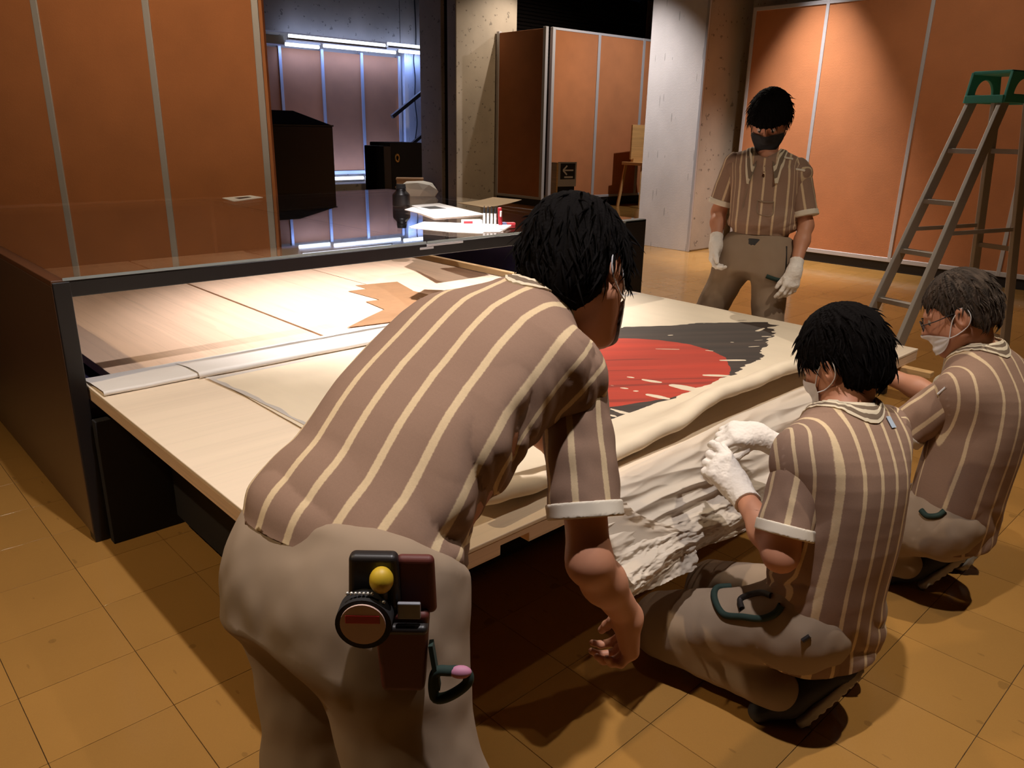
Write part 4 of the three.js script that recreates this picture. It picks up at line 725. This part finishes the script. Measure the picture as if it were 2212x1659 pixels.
  hands.forEach((h, i) => { const s = i ? 'R' : 'L', arm = caps(armCaps.slice(i * 3, i * 3 + 3), 0.03); skin.push(meshField((x, y, z) => smin(handF[i](x, y, z), arm(x, y, z), 0.02), ...boundsOf([...h.pts, lerp3(J['wr' + s], J['el' + s], 0.35)], 0.035), 0.0036)); });
  part('body', join(skin), M.skin, t);
  for (const sgn of [1, -1]) { const e = new THREE.SphereGeometry(0.0125 * HD.s, 16, 12); e.translate(...HD.out([sgn * 0.032, 0.003, 0.0735])); const m = part('eye', e, M.eye, t); const p = new THREE.SphereGeometry(0.0068 * HD.s, 12, 10); p.translate(...HD.out([sgn * 0.032, -0.002, 0.081])); part('iris', p, M.ink, m); }
  part('hair', hairOf(HD, o.hair ?? {}), o.hair?.mat ?? M.hair, t);
  const [mk, lp] = maskOf(HD, o.mask ?? {}); const mm = part('face_mask', mk, o.mask?.mat ?? M.mask, t); for (const l of lp) part('ear_loop', l, o.mask?.mat ?? M.mask, mm);
  part('collar', collarOf(J.neck, add(axis, up0, 0.6), o.collar?.fwd ?? o.face, shirt, o.collar ?? {}), M.collar, t);
  // trousers
  const P = o.pelvis, pel = sweep(P), legs = caps(o.legs, 0.04), hemCut = o.hemCut ?? (() => -1);
  const tf = o.trouserFold ?? ((x, y, z) => 0.004 * N(x * 11, y * 8, z * 11) + 0.003 * N(x * 24, y * 17, z * 24));
  const pants = (x, y, z) => { const d = smax(smin(pel(x, y, z).d, legs(x, y, z), o.legBlend ?? 0.11), hemCut(x, y, z), 0.004); return d > 0.06 ? d : d + tf(x, y, z); };
  part('trousers', meshField(pants, ...boundsOf([...P.map((q) => q[0]), ...o.legs.flatMap((l) => [l[0], l[1]])], 0.2), 0.009), o.trouserMat ?? M.trousers, t);
  if (o.waist) { // belt round the top of the trousers
    const w = sweep(P.map((q) => [q[0], q[1], q[2] + 0.013, q[3] + 0.013, q[4] + 0.013])), c = o.waist.c, a = nrm(o.waist.axis);
    part('belt', meshField((x, y, z) => smax(w(x, y, z).d, Math.abs(dot(sub([x, y, z], c), a)) - 0.018, 0.003), ...boundsOf([c], 0.26), 0.006), M.belt, t);
  }
  for (const s of o.shoes) shoe(t, ...s);
  const made = { t, HD, T, shirt, pants }; PEOPLE.push(made); return made;
}
const ridged = (x, y, z) => 1 - Math.abs(N(x, y, z)) * 2.2;
// the man in front, bent over the board, seen from behind
{
  const r0 = nrm([0.16, -0.32, 0.93]), r1 = nrm([0.05, -0.22, 0.97]), rs = nrm([0.02, -0.2, 0.98]);
  const j = { head: [1.166, 1.226, -1.035], neck: [1.035, 1.16, -1.055], shL: [1.03, 1.09, -1.2], shR: [1.025, 1.075, -0.915], elL: [1.2, 0.87, -1.29], wrL: [1.36, 0.72, -1.27], elR: [0.935, 0.775, -0.775], wrR: [1.06, 0.605, -0.775] };
  const w = worker({
    label: 'man bent over the board, seen from behind, tool pouch on his belt', base: [0.46, 0, -0.9], j, face: [0.78, -0.62, 0.02], up: [0.5, 0.72, -0.42], headScale: 1.06,
    torso: [[[0.53, 0.835, -0.955], r0, 0.19, 0.12, 0.125], [[0.62, 0.925, -0.97], r0, 0.182, 0.12, 0.12], [[0.77, 1.035, -1.0], r1, 0.188, 0.125, 0.118], [[0.92, 1.115, -1.035], rs, 0.185, 0.115, 0.11], [[0.985, 1.145, -1.05], rs, 0.14, 0.09, 0.085], [[1.04, 1.172, -1.06], rs, 0.07, 0.06, 0.058]],
    fold: (x, y, z, q) => 0.006 * N(x * 7, y * 7, z * 7) + 0.007 * ridged(x * 9 + y * 5, y * 9 - x * 3, z * 6) * smooth(0.25, 0.02, q.s) - 0.012 * smooth(0.0, 0.06, q.s) * smooth(0.16, 0.06, q.s) + 0.011 * ridged(x * 11, y * 7 + 3, z * 8) * smooth(0.3, 1.4, q.th) * smooth(0.5, 0.3, q.s) + 0.006 * ridged(x * 20, y * 12, z * 12) * smooth(0.8, 1.6, q.th),
    gap: 0.062, sleeve: 0.72, sr: 0.066, shr: 0.062, sleeveStripes: 7, hair: { full: 0.024, nape: -0.14, fringe: 0.0, len: 0.036, lift: 0.008, locks: 420 },
    handL: { d: [0.8, -0.5, 0.1], n: [0.5, 0.8, 0] }, handR: { d: [0.25, -0.92, -0.1], n: [0.75, 0.2, 0.6], curl: [0.75, 0.85, 0.9, 0.95], thumb: [0.5, 0.8, -0.35] },
    legs: [[[0.52, 0.81, -1.035], [0.5, 0.47, -0.97], 0.098, 0.1], [[0.5, 0.47, -0.97], [0.46, 0.09, -0.97], 0.1, 0.085], [[0.54, 0.83, -0.865], [0.545, 0.48, -0.74], 0.105, 0.105], [[0.545, 0.48, -0.74], [0.52, 0.09, -0.74], 0.105, 0.088]],
    pelvis: [[[0.5, 0.74, -0.935], r0, 0.16, 0.115, 0.115], [[0.53, 0.805, -0.945], r0, 0.175, 0.12, 0.12], [[0.572, 0.872, -0.96], r0, 0.176, 0.114, 0.116]], trouserMat: M.trousersPale,
    shoes: [[[0.4, 0.0, -0.97], [0.58, 0.0, -0.99], [0.66, 0.0, -1.0], [0, -1, 0]], [[0.46, 0.0, -0.74], [0.64, 0.0, -0.75], [0.72, 0.0, -0.76], [0, -1, 0]]],
    collar: { h: 0.028, bot: 0.086, top: 0.066, fwd: [0.4, -0.8, 0.1] },
  });
  // tools on the belt at his right back hip: everything hangs from the belt, close to the trousers
  const R = [0.7296, 0, 0.6838], Nn = [-0.6838, 0, 0.7296], Q = (px, py, dz = 0) => add([0.512 + R[0] * px, 0.902 + py, -0.76 + R[2] * px], Nn, dz + 0.032);
  const turn = Math.atan2(Nn[0], Nn[2]), put = (g, px, py, dz) => { g.rotateY(turn); g.translate(...Q(px, py, dz)); return g; };
  const tp = thing('tool_pouch', 'dark red leather tool pouch hanging from the belt of the bent man', 'tool pouch', Q(0, 0));
  const taper = (w0, w1, h, d) => { const g = new RoundedBoxGeometry(w0, h, d, 3, 0.008), p = g.attributes.position; for (let i = 0; i < p.count; i++) p.setX(i, p.getX(i) * mix(w1 / w0, 1, p.getY(i) / h + 0.5)); g.computeVertexNormals(); return g; };
  part('holster', put(taper(0.074, 0.058, 0.125, 0.03), 0.012, -0.06, 0.0), M.leather, tp); part('back_flap', put(taper(0.05, 0.056, 0.085, 0.016), 0.03, 0.035, -0.006), M.leather, tp);
  part('belt_loop', put(taper(0.062, 0.07, 0.08, 0.022), -0.022, 0.045, 0.002), M.belt, tp); part('pocket_strap', put(taper(0.06, 0.06, 0.014, 0.04), 0.018, -0.018, 0.006), M.belt, tp);
  part('label_patch', put(new RoundedBoxGeometry(0.03, 0.024, 0.006, 2, 0.002), 0.024, 0.01, 0.018), std({ color: new THREE.Color().setRGB(0.25, 0.25, 0.27), roughness: 0.5 }), tp);
  const tq = 0.008, tm = thing('tape_measure', 'round tape measure with a red and grey face clipped to the tool pouch', 'tape measure', Q(-0.032, 0.004, 0.02));
  const disc = (r, h) => { const g = new THREE.CylinderGeometry(r, r, h, 36); g.rotateX(Math.PI / 2); return g; };
  part('case', put(disc(0.036, 0.026), -0.032, 0.002, 0.018 + tq), M.blackMatte, tm); part('face', put(disc(0.029, 0.004), -0.032, 0.004, 0.032 + tq), std({ color: new THREE.Color().setRGB(0.6, 0.42, 0.36), roughness: 0.5 }), tm);
  part('red_band', put(new RoundedBoxGeometry(0.044, 0.012, 0.003, 1, 0.001), -0.032, 0.012, 0.0335 + tq), M.red, tm);
  const ch = []; for (const [y, x0, n] of [[0.042, -0.052, 7], [0.03, -0.048, 9]]) for (let i = 0; i < n; i++) { const g = new THREE.SphereGeometry(0.0024, 8, 6); ch.push(put(g, x0 + i * 0.0052, y, 0.022 + tq)); }
  const cn = part('bead_chain', ch, std({ color: new THREE.Color().setRGB(0.6, 0.58, 0.54), roughness: 0.3, metalness: 0.6 }), tm); cn.userData.kind = 'stuff';
  const kn = thing('yellow_handle', 'yellow rounded tool handle sticking up from the tool pouch', 'tool', Q(-0.01, 0.055, 0.01));
  const ky = new THREE.SphereGeometry(0.0155, 20, 16); ky.scale(1, 1.15, 1); part('knob', put(ky, -0.01, 0.056, 0.02), std({ color: new THREE.Color().setRGB(0.55, 0.36, 0.02), roughness: 0.5 }), kn); part('shaft', rod(Q(-0.01, 0.0, 0.008), Q(-0.01, 0.05, 0.018), 0.007), M.ink, kn);
  const gs = thing('green_hook', 'dark green carabiner hook with a pink tip hanging beside the tool pouch', 'hook', Q(0.06, -0.1, 0.01));
  part('strap', bar(Q(0.05, -0.05, 0.004), Q(0.06, -0.115, 0.012), 0.018, 0.006, V(...R)), M.green, gs); part('hook', tube([Q(0.058, -0.09, 0.012), Q(0.056, -0.13, 0.014), Q(0.07, -0.128, 0.016), Q(0.1, -0.104, 0.014), Q(0.098, -0.09, 0.012), Q(0.075, -0.088, 0.012)], 0.0075, 50, 8, true), M.green, gs);
  const pk = new THREE.SphereGeometry(0.011, 16, 12); pk.scale(1.4, 0.8, 0.8); part('tip', put(pk, 0.09, -0.088, 0.014), std({ color: new THREE.Color().setRGB(0.5, 0.2, 0.3), roughness: 0.6 }), gs);
}
// the kneeling man in the middle with gloved hands at the paper
{
  const r = nrm([0.97, 0, 0.22]);
  const j = { head: [1.93, 0.95, -0.8], neck: [1.872, 0.832, -0.75], shL: [1.705, 0.77, -0.765], shR: [2.01, 0.775, -0.695], elL: [1.6, 0.545, -0.735], wrL: [1.735, 0.6, -0.935], elR: [2.1, 0.54, -0.84], wrR: [1.985, 0.665, -1.025] };
  const w = worker({
    label: 'black haired man kneeling in white gloves, lifting the edge of the painted paper', base: [1.8, 0, -0.8], j, face: [0.1, -0.5, -0.86], up: [0.05, 0.86, -0.5], headScale: 1.02,
    torso: [[[1.795, 0.225, -0.7], r, 0.192, 0.15, 0.138], [[1.79, 0.4, -0.69], r, 0.168, 0.13, 0.122], [[1.81, 0.58, -0.69], r, 0.174, 0.125, 0.122], [[1.835, 0.71, -0.705], r, 0.172, 0.11, 0.118], [[1.855, 0.78, -0.73], r, 0.128, 0.085, 0.092], [[1.872, 0.83, -0.75], r, 0.072, 0.058, 0.06]],
    fold: (x, y, z, q) => 0.005 * N(x * 7, y * 6, z * 7) + 0.007 * ridged(x * 8, y * 13 + x * 4, z * 8) * smooth(0.2, 0.03, q.s) + 0.006 * ridged(x * 12, y * 14 + 2, z * 12) * smooth(-0.7, -1.5, q.th) * smooth(0.5, 0.3, q.s),
    gap: 0.055, sleeve: 0.74, sr: 0.066, shr: 0.06, sleeveStripes: 6, legBlend: 0.06, hair: { full: 0.017, nape: -0.08, fringe: 0.01, len: 0.022, lift: 0.003, locks: 360 },
    handL: { d: [-0.2, 0.68, -0.7], n: [-0.55, 0.55, 0.62], curl: [0.55, 1.0, 1.15, 1.2], thumb: [0.45, 0.9, -0.25], glove: true }, handR: { d: [-0.72, 0.1, -0.5], n: [-0.1, 0.85, 0.35], curl: [0.7, 0.75, 0.8, 0.85], thumb: [0.55, 0.75, -0.55], glove: true },
    legs: [[[1.71, 0.31, -0.7], [1.655, 0.15, -1.07], 0.106, 0.09], [[1.655, 0.12, -1.08], [1.7, 0.095, -0.74], 0.08, 0.058], [[1.88, 0.3, -0.68], [1.93, 0.14, -1.08], 0.1, 0.086], [[1.93, 0.12, -1.09], [1.93, 0.1, -0.74], 0.08, 0.058]],
    pelvis: [[[1.79, 0.24, -0.72], r, 0.17, 0.13, 0.12], [[1.79, 0.32, -0.7], r, 0.17, 0.13, 0.12], [[1.79, 0.42, -0.69], r, 0.15, 0.1, 0.1]], trouserMat: M.trousersPale,
    shoes: [[[1.85, 0.13, -0.6], [1.73, 0.04, -0.69], [1.67, 0.012, -0.74], [0.25, -0.6, 0.75], 0.042], [[2.02, 0.13, -0.62], [1.93, 0.045, -0.71], [1.89, 0.012, -0.75], [0.25, -0.6, 0.75], 0.042]],
    collar: { h: 0.036, bot: 0.094, top: 0.07, gap: 0.35, fwd: [0.1, 0, -1] },
  });
  const cord = (pts, r) => tube(pts.map((q) => snap(w.pants, q, r * 0.4)), r, 60, 8);
  part('pocket_trim', cord([[1.72, 0.33, -0.92], [1.69, 0.32, -0.94], [1.66, 0.314, -0.93], [1.626, 0.31, -0.901], [1.605, 0.307, -0.868], [1.6, 0.33, -0.812], [1.6, 0.355, -0.755], [1.605, 0.385, -0.728], [1.615, 0.405, -0.722]], 0.009), M.green, w.t, 'dark green pocket trim');
  part('pocket_trim', cord([[1.608, 0.347, -0.826], [1.637, 0.354, -0.847], [1.645, 0.37, -0.835], [1.636, 0.4, -0.793], [1.625, 0.41, -0.762]], 0.008), M.belt, w.t, 'dark pocket trim');
  part('pocket_tab', cord([[1.6, 0.345, -0.65], [1.612, 0.36, -0.638]], 0.006), M.belt, w.t);
  part('neck_tag', sheet((u, v) => snap(w.shirt, lerp3(lerp3([1.905, 0.845, -0.665], [1.928, 0.842, -0.66], u), lerp3([1.9, 0.818, -0.648], [1.924, 0.815, -0.645], u), v), 0.003), 6, 6), std({ color: new THREE.Color().setRGB(0.42, 0.5, 0.6), roughness: 0.8, side: THREE.DoubleSide }), w.t, 'pale blue tag');
}
// the kneeling man at the right with grey hair and glasses
{
  const r = nrm([0.98, 0, 0.18]);
  const j = { head: [2.7, 0.972, -0.775], neck: [2.735, 0.85, -0.71], shL: [2.585, 0.765, -0.69], shR: [2.885, 0.775, -0.665], elL: [2.53, 0.555, -0.85], wrL: [2.685, 0.6, -1.0], elR: [2.98, 0.6, -0.86], wrR: [2.97, 0.65, -1.1] };
  const w = worker({
    label: 'older man kneeling at the right with grey hair, glasses, white mask and striped shirt', base: [2.68, 0, -0.8], j, face: [-0.25, -0.45, -0.86], up: [-0.1, 0.87, -0.5], headScale: 1.0, shirtMat: M.shirtThin,
    torso: [[[2.66, 0.235, -0.66], r, 0.17, 0.13, 0.13], [[2.665, 0.4, -0.65], r, 0.16, 0.13, 0.12], [[2.69, 0.58, -0.645], r, 0.168, 0.125, 0.125], [[2.715, 0.71, -0.655], r, 0.168, 0.11, 0.12], [[2.73, 0.785, -0.68], r, 0.128, 0.085, 0.09], [[2.736, 0.838, -0.71], r, 0.072, 0.058, 0.06]],
    fold: (x, y, z, q) => 0.005 * N(x * 7, y * 6, z * 7) + 0.006 * ridged(x * 9, y * 12 + 5, z * 9) * smooth(0.22, 0.03, q.s),
    gap: 0.068, sleeve: 0.76, sr: 0.068, shr: 0.06, sleeveStripes: 5, legBlend: 0.06, hair: { full: 0.01, nape: -0.06, fringe: 0.045, len: 0.018, lift: 0.007, locks: 420, mat: M.greyHair },
    handL: { d: [0.2, 0.35, -0.85], n: [-0.5, 0.8, 0.1], curl: [0.6, 0.7, 0.75, 0.8], glove: true }, handR: { d: [-0.15, -0.05, -0.95], n: [0.1, 0.95, 0], curl: [0.7, 0.75, 0.8, 0.85] },
    legs: [[[2.59, 0.3, -0.67], [2.56, 0.12, -1.05], 0.11, 0.08], [[2.56, 0.115, -1.05], [2.62, 0.1, -0.76], 0.078, 0.056], [[2.75, 0.3, -0.66], [2.8, 0.12, -1.05], 0.11, 0.08], [[2.8, 0.115, -1.05], [2.86, 0.1, -0.72], 0.078, 0.056]],
    pelvis: [[[2.66, 0.24, -0.68], r, 0.16, 0.125, 0.115], [[2.66, 0.32, -0.66], r, 0.16, 0.125, 0.115], [[2.665, 0.42, -0.65], r, 0.14, 0.1, 0.1]], trouserMat: M.trousersPale,
    shoes: [[[2.75, 0.14, -0.61], [2.67, 0.045, -0.72], [2.62, 0.012, -0.78], [0.2, -0.6, 0.75], 0.042], [[2.96, 0.16, -0.6], [2.92, 0.045, -0.66], [2.9, 0.012, -0.71], [0.5, -0.4, 0.75], 0.042]],
    collar: { h: 0.036, bot: 0.094, top: 0.07, gap: 0.35, drop: 0.02, point: 0.03, fwd: [0, 0, -1] }, vneck: [0, 0, -1], mask: { top: -0.035 },
  });
  const G = w.HD, g = [], ring = (s) => { const p = []; for (let i = 0; i < 12; i++) { const a = i / 12 * Math.PI * 2; p.push(G.out([s * 0.033 + Math.cos(a) * 0.024, -0.003 + Math.sin(a) * 0.017, 0.108 - Math.abs(Math.cos(a) * s) * 0.004])); } return tube(p, 0.0016, 40, 6, true); };
  for (const s of [1, -1]) g.push(ring(s), tube([G.out([s * 0.057, 0.002, 0.104]), G.out([s * 0.08, 0.006, 0.06]), G.out([s * 0.084, 0.012, -0.01]), G.out([s * 0.084, -0.006, -0.03])], 0.0018, 24, 6));
  g.push(tube([G.out([-0.01, 0.0, 0.108]), G.out([0, 0.004, 0.112]), G.out([0.01, 0.0, 0.108])], 0.0015, 8, 6));
  const t = thing('eyeglasses', 'thin dark framed eyeglasses on the grey haired kneeling man', 'glasses', G.out([0, 0, 0.1])); part('frame', join(g), M.ink, t);
  for (const s of [1, -1]) { const l = new THREE.CircleGeometry(1, 24); l.applyMatrix4(new THREE.Matrix4().makeBasis(V(...G.X).multiplyScalar(0.0235 * G.s), V(...G.Y).multiplyScalar(0.0165 * G.s), V(...G.Z))); l.translate(...G.out([s * 0.033, -0.003, 0.106])); part('lens', l, M.glass, t); }
  part('pocket_trim', tube([[2.482, 0.374, -0.71], [2.474, 0.367, -0.685], [2.479, 0.378, -0.654], [2.49, 0.396, -0.64]].map((q) => snap(w.pants, q, 0.003)), 0.009, 40, 8), M.green, w.t, 'dark green pocket trim');
  part('sleeve_mark', tube([[2.525, 0.752, -0.725], [2.545, 0.77, -0.705]].map((q) => snap(w.shirt, q, 0.002)), 0.004, 8, 6), M.mask, w.t, 'white mark');
}
// the standing man behind the board
{
  const r = nrm([0.4, -0.06, 0.92]).map((v) => v);
  const R = nrm([-0.38, 0.07, -0.92]); // his right
  const j = { head: [3.9, 1.565, -2.19], neck: [3.91, 1.39, -2.185], shR: [3.865, 1.345, -2.345], shL: [3.985, 1.325, -2.04], elR: [3.84, 1.09, -2.4], wrR: [3.7, 0.935, -2.31], elL: [3.965, 1.05, -1.945], wrL: [3.79, 0.845, -1.885] };
  const w = worker({
    label: 'young man standing behind the board in a black mask, striped shirt and white gloves', base: [3.86, 0, -2.15], j, face: [-0.78, -0.5, 0.3], up: [-0.42, 0.88, 0.16], headScale: 1.06, shirtMat: M.shirtThin,
    torso: [[[3.862, 0.985, -2.142], R, 0.15, 0.105, 0.1], [[3.87, 1.05, -2.145], R, 0.168, 0.122, 0.108], [[3.89, 1.16, -2.16], R, 0.175, 0.115, 0.105], [[3.91, 1.27, -2.175], R, 0.17, 0.105, 0.1], [[3.915, 1.33, -2.185], R, 0.125, 0.08, 0.08], [[3.912, 1.38, -2.186], R, 0.07, 0.056, 0.058]],
    fold: (x, y, z, q) => 0.005 * N(x * 9, y * 7, z * 9) + 0.007 * ridged(x * 10, y * 14, z * 10) * smooth(0.22, 0.02, q.s) - 0.01 * smooth(0.01, 0.05, q.s) * smooth(0.14, 0.06, q.s),
    gap: 0.062, stripeShift: 0.5, sleeve: 0.78, sr: 0.068, shr: 0.06, sleeveStripes: 6, hair: { full: 0.026, nape: -0.08, fringe: 0.018, len: 0.03, lift: 0.006, locks: 420 },
    handR: { d: [-0.25, -0.95, 0.1], n: [-0.2, 0.1, -0.9], curl: [0.6, 0.7, 0.8, 0.85], thumb: [0.45, 0.85, -0.3], glove: true }, handL: { d: [-0.35, -0.9, 0.05], n: [-0.5, 0.2, 0.85], curl: [0.35, 0.5, 0.55, 0.6], thumb: [0.4, 0.85, -0.35], glove: true },
    legs: [[[3.82, 0.87, -2.23], [3.78, 0.48, -2.38], 0.1, 0.083], [[3.78, 0.48, -2.38], [3.82, 0.08, -2.43], 0.083, 0.072], [[3.86, 0.87, -2.06], [3.8, 0.48, -2.0], 0.1, 0.083], [[3.8, 0.48, -2.0], [3.84, 0.08, -1.98], 0.083, 0.072]],
    pelvis: [[[3.84, 0.8, -2.14], R, 0.16, 0.115, 0.12], [[3.85, 0.9, -2.14], R, 0.158, 0.108, 0.11], [[3.862, 0.97, -2.142], R, 0.145, 0.098, 0.095]],
    waist: { c: [3.862, 0.955, -2.142], axis: [0.05, 1, 0] },
    shoes: [[[3.9, 0, -2.43], [3.74, 0, -2.42], [3.66, 0, -2.41], [0, -1, 0]], [[3.92, 0, -1.98], [3.76, 0, -1.95], [3.68, 0, -1.93], [0, -1, 0]]],
    collar: { h: 0.032, bot: 0.094, top: 0.066, gap: 0.5, drop: 0.03, point: 0.045, fwd: [-0.9, 0, 0.35] }, vneck: [-0.93, 0, 0.37], mask: { mat: M.maskBlack },
  });
  const on = (f, pts, r, n = 30) => tube(pts.map((q) => snap(f, q, r * 0.3)), r, n, 6);
  part('shoulder_mark', on(w.shirt, [[3.891, 1.39, -2.079], [3.928, 1.383, -2.048]], 0.006), M.cuff, w.t); part('shoulder_mark', on(w.shirt, [[3.904, 1.334, -2.013], [3.937, 1.328, -1.978]], 0.006), M.cuff, w.t);
  part('chest_pocket', on(w.shirt, [[3.775, 1.174, -2.133], [3.791, 1.167, -2.092], [3.811, 1.169, -2.059]], 0.004), M.trousers, w.t); part('chest_pocket', on(w.shirt, [[3.775, 1.17, -2.133], [3.758, 1.112, -2.115], [3.77, 1.1, -2.08], [3.788, 1.104, -2.048], [3.808, 1.165, -2.059]], 0.0025), M.trousers, w.t);
  part('placket', on(w.shirt, [[3.805, 1.3, -2.2], [3.774, 1.224, -2.2], [3.746, 1.129, -2.2], [3.734, 1.034, -2.197]], 0.0025), M.trousers, w.t);
  part('pocket_strap', on(w.pants, [[3.737, 0.797, -2.012], [3.757, 0.785, -1.977], [3.802, 0.773, -1.946]], 0.011), M.green, w.t, 'dark green pocket strap');
  part('pocket_seam', on(w.pants, [[3.84, 0.93, -2.0], [3.815, 0.86, -1.965], [3.81, 0.78, -1.95]], 0.004), M.belt, w.t);
  part('buckle', new RoundedBoxGeometry(0.012, 0.036, 0.05, 2, 0.004).rotateY(-0.35).translate(3.757, 0.953, -2.18), std({ color: new THREE.Color().setRGB(0.16, 0.14, 0.12), roughness: 0.3, metalness: 0.8 }), w.t);
}
// ---------------------------------------------------------------- ceiling spots: fitting, glowing face and light
{
  M.lampBody = std({ color: new THREE.Color().setRGB(0.03, 0.03, 0.03), roughness: 0.5 });
  SPOTS.forEach(([x, y, z, ax, ay, az, cd, deg, pen, col, rad], i) => {
    const t = thing('ceiling_spot_lamp', 'black ceiling spot lamp above ' + ['the front edge of the white board', 'the open display case', 'the floor left of the case', 'the kneeling men', 'the floor behind the standing man', 'the right partition by the pillar', 'the right partition by the ladder', 'the pale pillar', 'the far orange booth', 'the left partition', 'the return side of the far orange booth', 'the concrete pillar by the doorway'][i], 'lamp', [x, y, z]);
    const d = V(ax - x, ay - y, az - z).normalize(), P = V(x, y, z), at = (s) => P.clone().addScaledVector(d, s).toArray();
    part('can', rod(at(-0.16), at(0), 0.05, 0.06, 20), M.lampBody, t); part('stem', rod([x, 4.61, z], at(-0.1), 0.012), M.lampBody, t);
    part('lens', rod(at(0.0), at(0.004), 0.05, 0.05, 20), new THREE.MeshStandardMaterial({ color: 0x000000, emissive: col, emissiveIntensity: 6 }), t);
    const s = new THREE.SpotLight(col, cd, 0, deg * DEG, pen, 2); s.position.set(...at(0.03)); s.target.position.set(ax, ay, az); s.castShadow = true; s.shadow.mapSize.set(1024, 1024); s.shadow.radius = rad; s.name = 'spot_light_' + i;
    scene.add(s, s.target);
  });
}
renderer.render(scene, camera);
